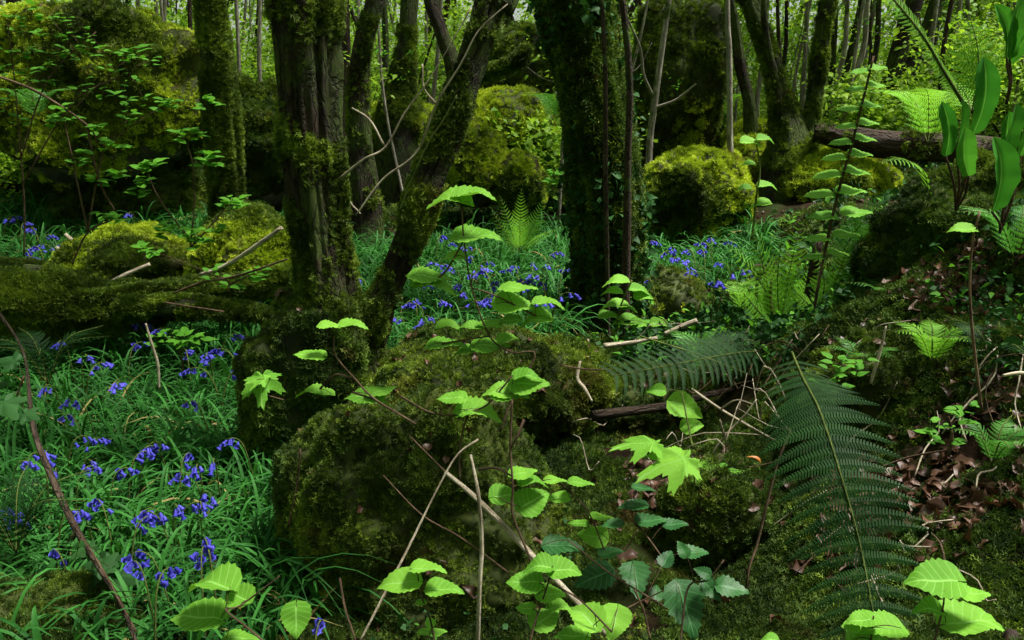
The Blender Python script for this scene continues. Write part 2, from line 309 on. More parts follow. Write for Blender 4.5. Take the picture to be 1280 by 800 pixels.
def blades(seed, mat, n, L, Wd):
    r = np.random.default_rng(seed); mb = MB()
    for k in range(n):
        a = r.uniform(0, 6.28); l = L * r.uniform(.6, 1.15); d = np.array([math.cos(a), math.sin(a), 0]); lean = r.uniform(.25, 1.0); s = np.array([-d[1], d[0], 0]); ns = 7; V = []
        tw = r.uniform(-.5, .5)
        for i in range(ns + 1):
            t = i / ns; c = d * l * (lean * t + .35 * t * t * lean) * .75 + np.array([0, 0, l * (t * (1.25 - lean * .35) - (.45 + .5 * lean) * t * t * t ** .3)]) + np.array([r.uniform(-.03, .03) if i == 0 else 0, 0, -.01]); w = Wd * .5 * (1 - t ** 2.5) + .0006
            ss = s * math.cos(tw * t) + np.array([0, 0, 1]) * math.sin(tw * t); V += [c - ss * w + np.array([0, 0, w * .4]), c, c + ss * w + np.array([0, 0, w * .4])]
        Fc = [[3 * i + j, 3 * i + j + 1, 3 * i + j + 4, 3 * i + j + 3] for i in range(ns) for j in (0, 1)]; mb.add(np.array(V), Fc)
    return proto('leaf_tuft', np.vstack(mb.v), np.vstack(mb.f), mat)
TUFT = [blades(s, M['bluebell_leaf'], 8, .43, .010) for s in range(5)]
M['straw'] = leaf_mat('withered_strap_leaf', (.12, .12, .03), (.3, .24, .1), .2, .6, .1)
TUFT = TUFT * 2 + [blades(31, M['straw'], 3, .36, .009)] + [blades(33, M['bluebell_leaf'], 5, .34, .016)]
LITTER = []
for s in range(4):
    g = leaf_geo(1, .6, 2, 5, .05, .5, .9, 0, .1, 1.3, s, .12); LITTER.append(proto('dead_leaf', g[0] - np.array([0, .5, 0]), g[1], M['litter']))

def euler_of(R):
    sy = np.sqrt(R[:, 0, 0] ** 2 + R[:, 1, 0] ** 2)
    return np.stack([np.arctan2(R[:, 2, 1], R[:, 2, 2]), np.arctan2(-R[:, 2, 0], sy), np.arctan2(R[:, 1, 0], R[:, 0, 0])], -1)
_G = {}
def gn(protos, keep):
    key = (tuple(o.name for o in protos), keep)
    if key in _G: return _G[key]
    g = bpy.data.node_groups.new("scatter", 'GeometryNodeTree'); g.interface.new_socket("Geometry", in_out='INPUT', socket_type='NodeSocketGeometry'); g.interface.new_socket("Geometry", in_out='OUTPUT', socket_type='NodeSocketGeometry')
    N = g.nodes.new; L = g.links.new; gi = N('NodeGroupInput'); go = N('NodeGroupOutput'); ip = N('GeometryNodeInstanceOnPoints')
    m2p = N('GeometryNodeMeshToPoints'); L(gi.outputs[0], m2p.inputs[0]); L(m2p.outputs[0], ip.inputs['Points'])
    j = N('GeometryNodeJoinGeometry')
    for o in reversed(protos):
        oi = N('GeometryNodeObjectInfo'); oi.inputs['Object'].default_value = o; gg = N('GeometryNodeGeometryToInstance'); L(oi.outputs['Geometry'], gg.inputs[0]); L(gg.outputs[0], j.inputs[0])
    L(j.outputs[0], ip.inputs['Instance']); ip.inputs['Pick Instance'].default_value = True
    for nm, ty, so_ in (('pi', 'INT', 'Instance Index'), ('rot', 'FLOAT_VECTOR', 'Rotation'), ('sc', 'FLOAT_VECTOR', 'Scale')):
        a = N('GeometryNodeInputNamedAttribute'); a.data_type = ty; a.inputs[0].default_value = nm; out = [o_ for o_ in a.outputs if o_.enabled][0]
        if nm == 'rot':
            e = N('FunctionNodeEulerToRotation'); L(out, e.inputs[0]); out = e.outputs[0]
        L(out, ip.inputs[so_])
    L(ip.outputs[0], go.inputs[0]); _G[key] = g; return g
def scatter(name, P, Nn, sc, protos, parent=None, origin=None, jit=.35, label=None, cat=None, kind='stuff', xdir=None, seed=1):
    r = np.random.default_rng(seed); P = np.asarray(P, float); n = len(P); Nn = unit(Nn) + r.normal(0, jit, (n, 3)); Nn = unit(Nn)
    X = r.normal(0, 1, (n, 3)) if xdir is None else xdir; R = rotm(Nn, X)
    if origin is not None: P = P - np.asarray(origin)
    me = bpy.data.meshes.new(name); me.vertices.add(n); me.vertices.foreach_set("co", P.astype(np.float32).ravel())
    a = me.attributes.new('rot', 'FLOAT_VECTOR', 'POINT'); a.data.foreach_set("vector", euler_of(R).astype(np.float32).ravel())
    sc = np.asarray(sc) * np.ones(n); a = me.attributes.new('sc', 'FLOAT_VECTOR', 'POINT'); a.data.foreach_set("vector", np.repeat(sc[:, None], 3, 1).astype(np.float32).ravel())
    a = me.attributes.new('pi', 'INT', 'POINT'); a.data.foreach_set("value", r.integers(0, len(protos), n).astype(np.int32))
    o = bpy.data.objects.new(name, me); C.objects.link(o); md = o.modifiers.new("scatter", 'NODES'); md.node_group = gn(protos, False)
    if parent: o.parent = parent
    tag(o, label, cat, None, kind); return o
def surf_sample(V, Fc, n, seed=0, up=-1.0, keep=None):
    r = np.random.default_rng(seed); T = Fc if Fc.shape[1] == 3 else np.vstack([Fc[:, [0, 1, 2]], Fc[:, [0, 2, 3]]])
    a, b, c = V[T[:, 0]], V[T[:, 1]], V[T[:, 2]]; cr = np.cross(b - a, c - a); ar = np.linalg.norm(cr, axis=1) + 1e-12; nn = cr / ar[:, None]; w = ar * (nn[:, 2] > up)
    k = r.choice(len(T), n, p=w / w.sum()); u = r.random((n, 2)); fl = u.sum(1) > 1; u[fl] = 1 - u[fl]; u = u[:, :, None]
    return a[k] + (b - a)[k] * u[:, 0] + (c - a)[k] * u[:, 1], nn[k]

# ------------------------------------------------------------------ ground
gx = np.concatenate([-np.geomspace(4, 150, 34)[::-1], np.linspace(-3.95, 3.95, 190), np.geomspace(4, 150, 34)])
gy = np.concatenate([-np.geomspace(1, 150, 18)[::-1], np.linspace(-.9, 9, 230), np.geomspace(9.1, 220, 70)])
X, Yg = np.meshgrid(gx, gy); Z = hgt(X, Yg); V = np.stack([X, Yg, Z], -1).reshape(-1, 3); nx = len(gx)
i = np.arange(len(gy) - 1)[:, None] * nx; j = np.arange(nx - 1)[None, :]; q = np.stack([i + j, i + j + 1, i + nx + j + 1, i + nx + j], -1).reshape(-1, 4)
tag(mk('ground', V, q, M['soil']), 'dark woodland soil under moss and leaves', kind='structure')

# ------------------------------------------------------------------ boulders
BOULD = []
def boulder(label, px, py, w, h, Y, kind='moss', dens=1.0, sub=4, seed=0, depth=.9, lump=.22, name='mossy_boulder', cat='boulder', group='mossy boulders on the woodland floor', rot=0, sq=2.4, lit=0):
    c = at(px, py, Y); rx = w / 2 * Y / F; rz = h / 2 * Y / F; ry = rx * depth; c = c + np.array([0, ry * .3, 0])
    V, Fc = ICO[sub]; D = unit(V); D2 = D * 1.04
    r = 1 + lump * 1.3 * fbm(D * 1.6 + seed * 5.1, 3, seed) + lump * .5 * fbm(D * 4 + seed, 3, seed + 1) + lump * .5 * np.maximum(0, -.08 - vnoise(D * 2.3 + seed, seed + 2)) * -1
    B = D2 * r[:, None] * np.array([rx, ry, rz * 1.05]); ca, sa = math.cos(rot), math.sin(rot); B = np.stack([B[:, 0] * ca - B[:, 2] * sa, B[:, 1], B[:, 0] * sa + B[:, 2] * ca], -1) + c
    base = np.array([c[0], c[1], c[2] - rz]); t = thing(name, label, cat, base, group); mk('rock', B, Fc, M['rock'], t, origin=base)
    ns = unit(D / np.array([rx, ry, rz])); th = (.008 + .05 * (np.maximum(fbm(B * (11 if Y < 4 else 6), 3, seed + 7), -.25) + .25)) * (1 if Y < 4 else 2.2); th = th - .05 * (ns[:, 2] < -.55)
    Vm = B + ns * th[:, None]; mk('moss', Vm, Fc, M['moss_base_y' if kind == 'moss_sun_y' else 'moss_base'], t, origin=base)['kind'] = 'stuff'
    s = .0175 * max(1, (Y / 2.3) ** .6); area = 4 * math.pi * ((rx * ry) ** 1.6 / 3 + (rx * rz) ** 1.6 / 3 + (ry * rz) ** 1.6 / 3) ** (1 / 1.6); n = int(min(90000, dens * area * .75 / (s * s) * 3))
    P, Nn = surf_sample(Vm, Fc, n, seed, -.45); m = fbm(P * 5, 3, seed + 4) + np.random.default_rng(seed).normal(0, .1, len(P)) > -.34; m &= ~((Nn[:, 1] > .5) & (Nn[:, 2] < .3)); P, Nn = P[m], Nn[m]
    r2 = np.random.default_rng(seed); scl = s * r2.uniform(.7, 1.6, len(P)); scl = scl * (1 + .9 * fbm(P * 3.1, 2, seed + 8)); alt = fbm(P * (4 if Y < 4 else 1.6) + 9, 3, seed + 12) + np.random.default_rng(seed + 2).normal(0, .07, len(P)) > (.3 if kind == 'moss_sun_y' else .16); Dn = Nn * .8 + np.array([0, -.05, .35])
    scatter('moss_shoots', P[~alt], Dn[~alt], scl[~alt], MOSSP[kind], t, base, .3, seed=seed); scatter('moss_shoots', P[alt], Dn[alt], scl[alt] * 1.25, MOSSP[{'moss': 'moss_sun_y' if Y > 4 else 'moss_d', 'moss_sun_y': 'moss', 'moss_d': 'moss'}[kind]], t, base, .3, seed=seed + 1)
    if lit:
        k = r2.choice(len(P), min(lit, len(P)), replace=False); k = k[Nn[k, 2] > .25]; scatter('fallen_leaves', P[k] + Nn[k] * .012, Nn[k], r2.uniform(.025, .05, len(k)), LITTER, t, base, .5, seed=seed)
    BOULD.append((c, rx, ry, rz)); return t
boulder('large tree-sized boulder at upper left with bright yellow moss over its top', 125, 128, 225, 190, 6.5, 'moss_sun_y', 1, 5, 1, lump=.45, depth=.8)
boulder('added rock beneath the large yellow-topped boulder, dark moss standing for the shaded hollow', 140, 235, 230, 130, 7.0, 'moss_d', 1, 5, 28, lump=.35)  # base rock added under the boulder, its dark tone stands for shade
boulder('low mossy boulder behind the big yellow-topped one at upper left', 80, 60, 160, 80, 8.5, 'moss_sun_y', .8, 4, 2)
boulder('round moss covered boulder behind the leaning trunk, tallest of its cluster', 638, 180, 100, 112, 8.2, 'moss_sun_y', 1.2, 5, 3, lump=.16)
boulder('smaller humped boulder in front of the round one, against the leaning trunk', 590, 212, 78, 84, 7.2, 'moss_sun_y', 1.2, 5, 4, lump=.16)
boulder('narrow mossy rock at the right foot of the round boulder cluster', 652, 232, 44, 66, 7.0, 'moss_sun_y', 1, 4, 5, lump=.15)
boulder('flat mossy boulder behind pale twigs left of the leaning trunk', 510, 170, 110, 70, 8.4, 'moss_sun_y', 1, 4, 6)
boulder('bright yellow mossy boulder just right of the shaggy trunk', 868, 256, 124, 120, 6.5, 'moss_sun_y', 1.2, 5, 7, lump=.22)
boulder('mossy boulder behind and right of the bright yellow one', 950, 215, 80, 60, 8.2, 'moss_sun_y', 1, 4, 8)
boulder('broad low mossy boulder below the fallen trunk', 1050, 235, 140, 66, 7.2, 'moss_sun_y', 1, 4, 9)
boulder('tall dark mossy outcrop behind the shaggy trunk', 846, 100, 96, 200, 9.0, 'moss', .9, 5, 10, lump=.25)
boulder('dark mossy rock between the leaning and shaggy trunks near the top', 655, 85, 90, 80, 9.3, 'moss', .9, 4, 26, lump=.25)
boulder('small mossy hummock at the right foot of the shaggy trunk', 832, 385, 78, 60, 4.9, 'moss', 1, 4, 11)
boulder('flat rock with yellow and rust moss left of the double trunk', 160, 340, 190, 66, 5.2, 'moss_sun_y', 1, 4, 12, lump=.3)
boulder('mossy rock tucked behind the foot of the double trunk', 320, 335, 150, 110, 4.8, 'moss_sun_y', 1, 4, 13)
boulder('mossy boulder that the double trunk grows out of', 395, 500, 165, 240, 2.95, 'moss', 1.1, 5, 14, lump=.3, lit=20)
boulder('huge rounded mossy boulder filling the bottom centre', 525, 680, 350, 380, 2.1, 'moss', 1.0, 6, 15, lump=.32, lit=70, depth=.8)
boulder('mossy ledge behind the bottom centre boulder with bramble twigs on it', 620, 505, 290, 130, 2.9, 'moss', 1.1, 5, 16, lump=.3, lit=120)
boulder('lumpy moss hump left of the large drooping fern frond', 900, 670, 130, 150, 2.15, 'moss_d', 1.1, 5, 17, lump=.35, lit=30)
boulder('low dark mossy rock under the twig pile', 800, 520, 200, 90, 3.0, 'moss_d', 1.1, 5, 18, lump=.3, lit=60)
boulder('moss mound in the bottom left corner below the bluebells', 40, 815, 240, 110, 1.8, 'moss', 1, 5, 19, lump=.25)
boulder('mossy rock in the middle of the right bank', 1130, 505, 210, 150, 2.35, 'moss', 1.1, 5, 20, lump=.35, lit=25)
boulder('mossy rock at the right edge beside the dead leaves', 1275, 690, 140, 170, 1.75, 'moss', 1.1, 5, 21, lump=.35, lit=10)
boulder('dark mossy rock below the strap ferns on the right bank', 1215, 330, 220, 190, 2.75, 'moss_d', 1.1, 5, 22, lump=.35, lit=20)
boulder('half hidden mossy rock behind the roots of the forked tree', 950, 180, 60, 40, 8.6, 'moss_sun_y', 1, 3, 23)
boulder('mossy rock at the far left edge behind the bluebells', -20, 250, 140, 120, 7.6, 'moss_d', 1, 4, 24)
boulder('round yellow mossy stone among bluebells in the middle distance', 820, 305, 60, 36, 6.9, 'moss_sun_y', 1, 3, 25)
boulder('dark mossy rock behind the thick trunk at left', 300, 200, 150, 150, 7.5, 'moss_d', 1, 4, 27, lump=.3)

# ------------------------------------------------------------------ trees
CROWN_P = []
def crown(parent, base, tip, R, n, seed):
    r = np.random.default_rng(seed); Pc = tip + r.normal(0, 1, (n, 3)) * np.array([R, R, R * .55]); Pc = Pc[Pc[:, 2] > tip[2] - R * 1.2]
    Pc = Pc[:int(len(Pc) * .42)]; scatter('crown', Pc, np.tile([0, 0, 1.], (len(Pc), 1)), r.uniform(.8, 1.6, len(Pc)), CLBG, parent, base, .4, seed=seed)
def tree(name, label, stems, mat='bark', cat='tree', group=None, ns=14, n=60, rough=.02, flute=.25, top=7.5, crownR=1.4, crownN=120, seed=0, moss=None, branches=(), kind='moss', ivy=0, msc=1.0, base=None):
    """stems: list of lists of (px,py,Y,width_px)"""
    b0 = at(*stems[0][0][:3]); base = b0 if base is None else base; t = thing(name, label, cat, base, group)
    for k, st in enumerate(stems):
        P = [at(*s[:3]) for s in st]; R = [s[3] * .45 * s[2] / F for s in st]
        gz = gnd(P[0][0], P[0][1]); foot = P[0].copy()
        if k == 0 and foot[2] > gz - .05: P.insert(0, np.array([foot[0], foot[1], min(gz - .12, foot[2] - .1)])); R.insert(0, R[0] * 1.25)
        d = unit(P[-1] - P[-2]); d = unit(d + np.array([0, 0, .35])); last = P[-1]; rem = top - last[2]
        if rem > .5:
            q1 = last + d * rem * .5; q2 = q1 + unit(d + np.array([.1 * math.sin(seed + k), .1, .5])) * rem * .5; P += [q1, q2]; R += [R[-1] * .85, R[-1] * .45]
        V, q, b, caps = tube(P, R, ns, n + int(10 * max(0, rem)), rough, flute, seed + k * 7)
        o = mk('trunk', V, np.vstack([q, caps]), M[mat], t, origin=base, attrs={"bk": b})
        if moss:
            kk = (V[:, 2] < at(0, -60, st[0][2])[2]); n_s = int(moss[0] * 1.7); zlo, zhi = moss[1], moss[2]
            Fq = q[(V[q[:, 0], 2] > at(0, zlo, st[0][2])[2]) & (V[q[:, 0], 2] < at(0, zhi, st[0][2])[2])]
            if len(Fq):
                Ps, Ns = surf_sample(V, Fq, n_s, seed + k); rr_ = np.random.default_rng(seed); m = fbm(Ps * 4, 3, seed) + rr_.normal(0, .09, len(Ps)) > moss[3]; Ps, Ns = Ps[m], Ns[m]
                s = msc * .0175 * max(1, (st[0][2] / 2.3) ** .4); scatter('moss', Ps, Ns + np.array([0, 0, .3]), s * np.random.default_rng(seed).uniform(.7, 1.6, len(Ps)), MOSSP[kind], t, base, .35, seed=seed)
        if ivy: Ps, Ns = surf_sample(V, Fq, ivy, seed + 5); m = fbm(Ps * 3, 2, 8) > -.05; scatter('ivy', Ps[m] + Ns[m] * .02, Ns[m] * .6 + np.array([0, 0, .5]), np.random.default_rng(2).uniform(.6, 1.3, m.sum()), CLIVY, t, base, .4, seed=3)
        for bi in range(3):
            if crownN and len(P) > 3:
                a = P[-2] + (P[-1] - P[-2]) * (.2 + .25 * bi); ang = seed * 1.3 + bi * 2.1 + k; e = a + np.array([math.cos(ang) * .9, math.sin(ang) * .9, .7]); Vb, qb, bb, cb = tube([a, (a + e) / 2 + [0, 0, .1], e], [R[-2] * .5, R[-2] * .3, .008], 6, 8); mk('limb', Vb, np.vstack([qb, cb]), M[mat], t, origin=base, attrs={"bk": bb})
        if crownN: crown(t, base, P[-1], crownR, crownN, seed + k * 11)
    for k, br in enumerate(branches):
        P = [at(*s[:3]) for s in br]; R = [s[3] / 2 * s[2] / F for s in br]; V, q, b, caps = tube(P, R, 7, 8 * len(P), .004, .2, seed + k); mk('branch', V, np.vstack([q, caps]), M[mat], t, origin=base, attrs={"bk": b})
    return t
twin = tree('double_trunk_tree', 'dark tree on the mossy boulder with one upright and one leaning trunk',
     [[(412, 425, 3.0, 118), (410, 370, 3.0, 80), (402, 300, 3.0, 68), (390, 200, 3.0, 75), (383, 100, 3.0, 80), (380, 0, 3.0, 84), (379, -90, 3.0, 80)],
      [(455, 425, 3.02, 52), (486, 355, 3.03, 35), (517, 275, 3.05, 35), (549, 190, 3.1, 36), (582, 100, 3.15, 38), (613, 5, 3.2, 38), (645, -90, 3.3, 42)]],
     'bark', ns=110, n=380, rough=.03, flute=.42, seed=3, moss=(26000, 470, -50, .28), crownN=200, crownR=1.8)
twin.children[-1]
tree('shaggy_tree', 'thick tree in the centre wrapped in shaggy dark moss and ivy',
     [[(762, 430, 4.8, 96), (758, 380, 4.8, 80), (760, 300, 4.8, 76), (756, 230, 4.85, 80), (748, 150, 4.9, 72), (732, 60, 5.0, 74), (714, -10, 5.0, 74), (698, -90, 5.1, 60)]],
     'bark_moss', ns=48, n=180, rough=.05, flute=.35, seed=5, moss=(26000, 440, -60, -.6), kind='moss_mix', crownN=120, crownR=1.6, ivy=800, msc=1.7)
tree('mossy_tree', 'dark mossy upright tree in front of the big boulder at upper left',
     [[(292, 310, 5.0, 60), (285, 250, 5.0, 40), (277, 170, 5.0, 40), (270, 80, 5.0, 40), (262, 0, 5.0, 34), (256, -80, 5, 32)]], 'bark_moss', ns=28, n=70, rough=.03, flute=.35, seed=6, moss=(7000, 330, -50, -.2), crownN=200)
tree('slender_dark_tree', 'slender dark tree bending right just behind the thick upright trunk',
     [[(455, 250, 6.4, 44), (452, 190, 6.4, 34), (448, 110, 6.4, 28), (458, 40, 6.4, 24), (476, -40, 6.4, 22)]], 'bark', ns=20, n=60, seed=7, crownN=120, moss=(1500, 260, 20, .1))
tree('mossy_foot_tree', 'dark tree with a swollen mossy foot between upright and leaning trunks',
     [[(500, 150, 8.2, 64), (502, 110, 8.2, 40), (508, 60, 8.2, 24), (512, 0, 8.2, 22), (515, -50, 8.2, 20)]], 'bark_moss', ns=20, n=50, seed=8, crownN=120, moss=(2500, 160, 40, -.3))
tree('leaning_thin_tree', 'thin tree leaning left just left of the top of the leaning trunk',
     [[(575, 130, 9, 30), (566, 80, 9, 22), (548, 30, 9, 18), (530, -30, 9, 16)]], 'bark', seed=9, crownN=100)
tree('forked_tree', 'dark V-forked tree behind the fallen trunk, one arm curving left',
     [[(990, 205, 7.4, 84), (988, 172, 7.4, 52), (975, 120, 7.4, 27), (958, 60, 7.4, 22), (936, 0, 7.4, 20), (915, -50, 7.4, 20)],
      [(1000, 190, 7.42, 46), (1012, 150, 7.4, 22), (1022, 90, 7.4, 19), (1030, 30, 7.4, 18), (1040, -40, 7.4, 20)]], 'bark_moss', ns=24, n=70, seed=10, crownN=140, moss=(3500, 210, -30, -.05),
     branches=[[(975, 122, 7.38, 14), (962, 70, 7.3, 10), (955, 20, 7.2, 8), (958, -30, 7.2, 6)]])
tree('curved_tree', 'slim dark tree bowing left behind the pale speckled stem',
     [[(938, 175, 8.5, 22), (936, 130, 8.5, 16), (925, 80, 8.5, 14), (918, 30, 8.5, 13), (905, -40, 8.5, 12)]], 'bark', seed=11, crownN=80)
tree('leaning_dark_tree', 'dark trunk leaning right, between pale stems above the fallen trunk',
     [[(1098, 170, 8.6, 28), (1108, 120, 8.6, 22), (1124, 60, 8.6, 22), (1143, 0, 8.6, 22), (1155, -50, 8.6, 20)]], 'bark', seed=12, crownN=100)
tree('second_leaning_tree', 'mossy trunk leaning right, directly right of the dark leaning one',
     [[(1118, 175, 9.4, 28), (1128, 110, 9.4, 24), (1150, 60, 9.4, 20), (1172, 0, 9.4, 18), (1190, -50, 9.4, 16)]], 'bark_moss', seed=13, crownN=100)
tree('pale_speckled_stem', 'thin pale speckled stem standing left of the curved slim tree',
     [[(913, 225, 6.6, 9), (912, 150, 6.6, 8), (911, 60, 6.6, 7), (909, -20, 6.6, 7)]], 'bark_pale', ns=10, n=40, rough=.006, seed=14, crownN=30)
tree('pale_crooked_stem', 'pale crooked thin tree in front of the tall dark outcrop',
     [[(812, 178, 7.6, 9), (818, 130, 7.6, 9), (826, 70, 7.6, 8), (833, 20, 7.6, 8), (840, -40, 7.6, 7)]], 'bark_pale', ns=10, n=40, rough=.006, seed=15, crownN=30,
     branches=[[(819, 125, 7.6, 4), (805, 95, 7.5, 3.5), (800, 60, 7.4, 3), (785, 25, 7.3, 2.5)], [(818, 135, 7.6, 4), (845, 125, 7.5, 3), (870, 105, 7.4, 2)]])
tree('brown_pole_stem', 'straight slim brown stem standing against the front of the shaggy trunk',
     [[(783, 325, 4.4, 12), (785, 200, 4.4, 10), (787, 100, 4.4, 9), (779, 0, 4.4, 9), (775, -60, 4.4, 9)]], 'bark_brown', ns=12, n=50, rough=.004, seed=16, crownN=40)
tree('thin_brown_stem', 'thinner brown stem left of the slim brown pole, in front of shaggy trunk',
     [[(760, 420, 4.45, 7), (757, 200, 4.4, 7), (757, 100, 4.4, 6), (752, 0, 4.4, 6), (748, -60, 4.4, 6)]], 'bark_brown', ns=10, n=50, rough=.003, seed=17, crownN=40)
bx = []
k = 0
GR = 'thin trunks of the far wood'
for px, w, Y, lean, ml in [(20, 22, 9, -3, 'bark'), (60, 8, 11, 6, 'bark_pale'), (205, 8, 11, 3, 'bark'), (212, 6, 9.5, -8, 'bark_pale'), (228, 7, 9, 10, 'bark_brown'), (238, 10, 12, 4, 'bark'), (300, 6, 8, -5, 'bark_pale'), (312, 9, 11, 14, 'bark_brown'), (326, 6, 8.5, -2, 'bark_pale'), (428, 14, 9, 4, 'bark_brown'),
                      (437, 9, 11, -3, 'bark_pale'), (476, 10, 10, 5, 'bark'), (490, 7, 12, -10, 'bark_pale'), (530, 8, 13, 8, 'bark'), (540, 6, 10, 12, 'bark_pale'), (555, 6, 12, -8, 'bark_pale'), (566, 8, 15, 2, 'bark'), (622, 10, 10, 2, 'bark_pale'), (634, 14, 12, -3, 'bark'), (728, 7, 12, 4, 'bark_pale'), (742, 9, 13, 0, 'bark'),
                      (770, 10, 11, 3, 'bark'), (800, 7, 12, -4, 'bark_pale'), (884, 9, 12, 4, 'bark'), (895, 7, 14, -7, 'bark_pale'), (948, 7, 10, 6, 'bark_pale'), (962, 8, 12, -4, 'bark_pale'), (973, 6, 10, 12, 'bark'), (1003, 7, 11, 8, 'bark_pale'), (1012, 6, 13, -5, 'bark_pale'), (1042, 7, 9, 20, 'bark_pale'), (1050, 9, 10, 28, 'bark'), (1058, 8, 8.2, 30, 'bark_pale'), (1072, 7, 11, 24, 'bark_pale'),
                      (1083, 8, 9.8, 18, 'bark'), (1090, 6, 12, 10, 'bark_pale'), (1135, 7, 10, 12, 'bark_pale'), (1148, 9, 12, 14, 'bark'), (1158, 8, 8.8, 14, 'bark_pale'), (1172, 7, 11, 12, 'bark_pale'), (1186, 9, 13, 9, 'bark'), (1200, 7, 10, 12, 'bark_pale'), (1215, 12, 11, 9, 'bark'), (1233, 7, 14, 11, 'bark_pale'), (1255, 10, 12, 8, 'bark'), (1272, 8, 10, 5, 'bark_pale'), (155, 9, 12, 6, 'bark'), (175, 6, 10, -4, 'bark_pale'), (110, 8, 13, 3, 'bark'), (-20, 14, 10, 6, 'bark'), (1300, 12, 9, 6, 'bark')]:
    g = hit(px, 400, 0); z = gnd((px - 640) / F * Y, Y); py0 = 400 + F * math.tan(math.atan((CAM[2] - z) / Y) - PITCH); zone = ('upper left' if px < 330 else 'between the upright and leaning trunks' if px < 640 else 'behind the shaggy trunk' if px < 830 else 'around the forked tree' if px < 1035 else 'above the fallen trunk' if px < 1165 else 'behind the strap ferns')
    tone = {'bark': 'dark', 'bark_pale': 'pale grey', 'bark_brown': 'brown'}[ml]; s_ = math.sin(k * 2.7)
    tree('thin_tree', '%s thin trunk %s' % (tone, zone), [[(px - lean * .2, py0, Y, w * 1.4), (px + 2 * s_, py0 * .6, Y, w), (px + lean * .6 - 3 * s_, py0 * .3, Y, w * .9), (px + lean + 2 * s_, -20, Y, w * .8)]], ml, 'tree', '%s thin trunks %s' % (tone, zone), ns=9, n=26, rough=.008, flute=.15, seed=30 + k, crownN=60, crownR=1.3, top=7); k += 1
r = np.random.default_rng(41)
for k in range(64):                                     # slender saplings leaning and crossing in the near wood
    Y = r.uniform(7.2, 13); x = (r.uniform(-.6, .62) if k % 3 else r.uniform(.28, .62)) * Y; z = gnd(x, Y); w = r.uniform(.010, .024); ml = 'bark_pale' if k % 4 else 'bark_brown'; ln = r.normal(.12, .45)
    P = [np.array([x, Y, z - .05]), np.array([x + ln * .25 + r.normal(0, .05), Y, z + 1]), np.array([x + ln * .6 + r.normal(0, .08), Y, z + 2]), np.array([x + ln * 1.1 + r.normal(0, .1), Y, z + 3.2]), np.array([x + ln * 1.3, Y, z + 5])]
    px = 640 + F * x / Y; zone = 'at the left' if px < 430 else 'between the leaning and shaggy trunks' if px < 700 else 'behind the brown pole stem' if px < 850 else 'around the forked tree' if px < 1035 else 'behind the fallen trunk'
    t = thing('slender_sapling', '%s slender leaning sapling stem %s' % ('pale' if k % 4 else 'brown', zone), 'sapling', P[0], '%s slender saplings %s' % ('pale' if k % 4 else 'brown', zone)); mb = MB(); V, q, b, caps = tube(P, [w, w * .9, w * .75, w * .6, .004], 7, 26, .004, .1, k); mb.add(V, np.vstack([q, caps]), b)
    for j in range(3):
        a0 = spline(P, 30)[9 + 5 * j]; e = a0 + np.array([r.normal(0, .35), r.normal(0, .1), r.uniform(.15, .5)]); V, q, b, caps = tube([a0, (a0 + e) / 2 + [0, 0, -.05], e], [.006, .004, .002], 5, 9); mb.add(V, np.vstack([q, caps]), b)
    mb.out('stem', M[ml], t, P[0], "bk"); Pn = spline(P, 40)[12:][r.integers(0, 28, 26)] + r.normal(0, 1, (26, 3)) * np.array([.28, .15, .15]); scatter('foliage', Pn, np.tile([0, 0, 1.], (26, 1)), r.uniform(.6, 1.1, 26), CLSM + CLBG[:1], t, P[0], .3, seed=k)
r = np.random.default_rng(4)
for k in range(150):
    Y = r.uniform(9.5, 30); x = r.uniform(-.68, .7) * Y; z = gnd(x, Y); w = r.uniform(.025, .085) * (1.6 if k % 9 == 0 else 1); px = 640 + F * x / Y; ml = ['bark', 'bark_pale', 'bark_moss', 'bark_pale', 'bark_brown'][r.integers(0, 5)]
    P = [np.array([x, Y, z - .1]), np.array([x + r.normal(0, .15), Y, z + 1.3]), np.array([x + r.normal(.15, .5), Y, z + 3]), np.array([x + r.normal(0, .7), Y + r.normal(0, .4), z + 7])]
    side = 'above the big boulder at upper left' if px < 250 else 'behind the dark mossy upright tree' if px < 335 else 'just right of the upright trunk' if px < 500 else 'behind the top of the leaning trunk' if px < 640 else 'behind the shaggy tree' if px < 760 else 'behind the tall dark outcrop' if px < 895 else 'behind the forked tree' if px < 1035 else 'beyond the fallen trunk' if px < 1165 else 'beyond the strap ferns'; tn = {'bark': 'dark', 'bark_pale': 'pale', 'bark_moss': 'greenish', 'bark_brown': 'brown'}[ml] + (' thicker' if w > .09 else ' slim')
    t = thing('distant_tree', '%s distant trunk deep in the wood %s' % (tn, side), 'tree', P[0], '%s distant trunks %s' % (tn, side))
    V, q, b, caps = tube(P, [w * .75, w * .5, w * .45, w * .25], 8, 22, .02, .2, k); mk('trunk', V, np.vstack([q, caps]), M[ml], t, origin=P[0], attrs={"bk": b}); crown(t, P[0], P[-1] + np.array([0, 0, 0.3]), 1.4, 36, 900 + k)

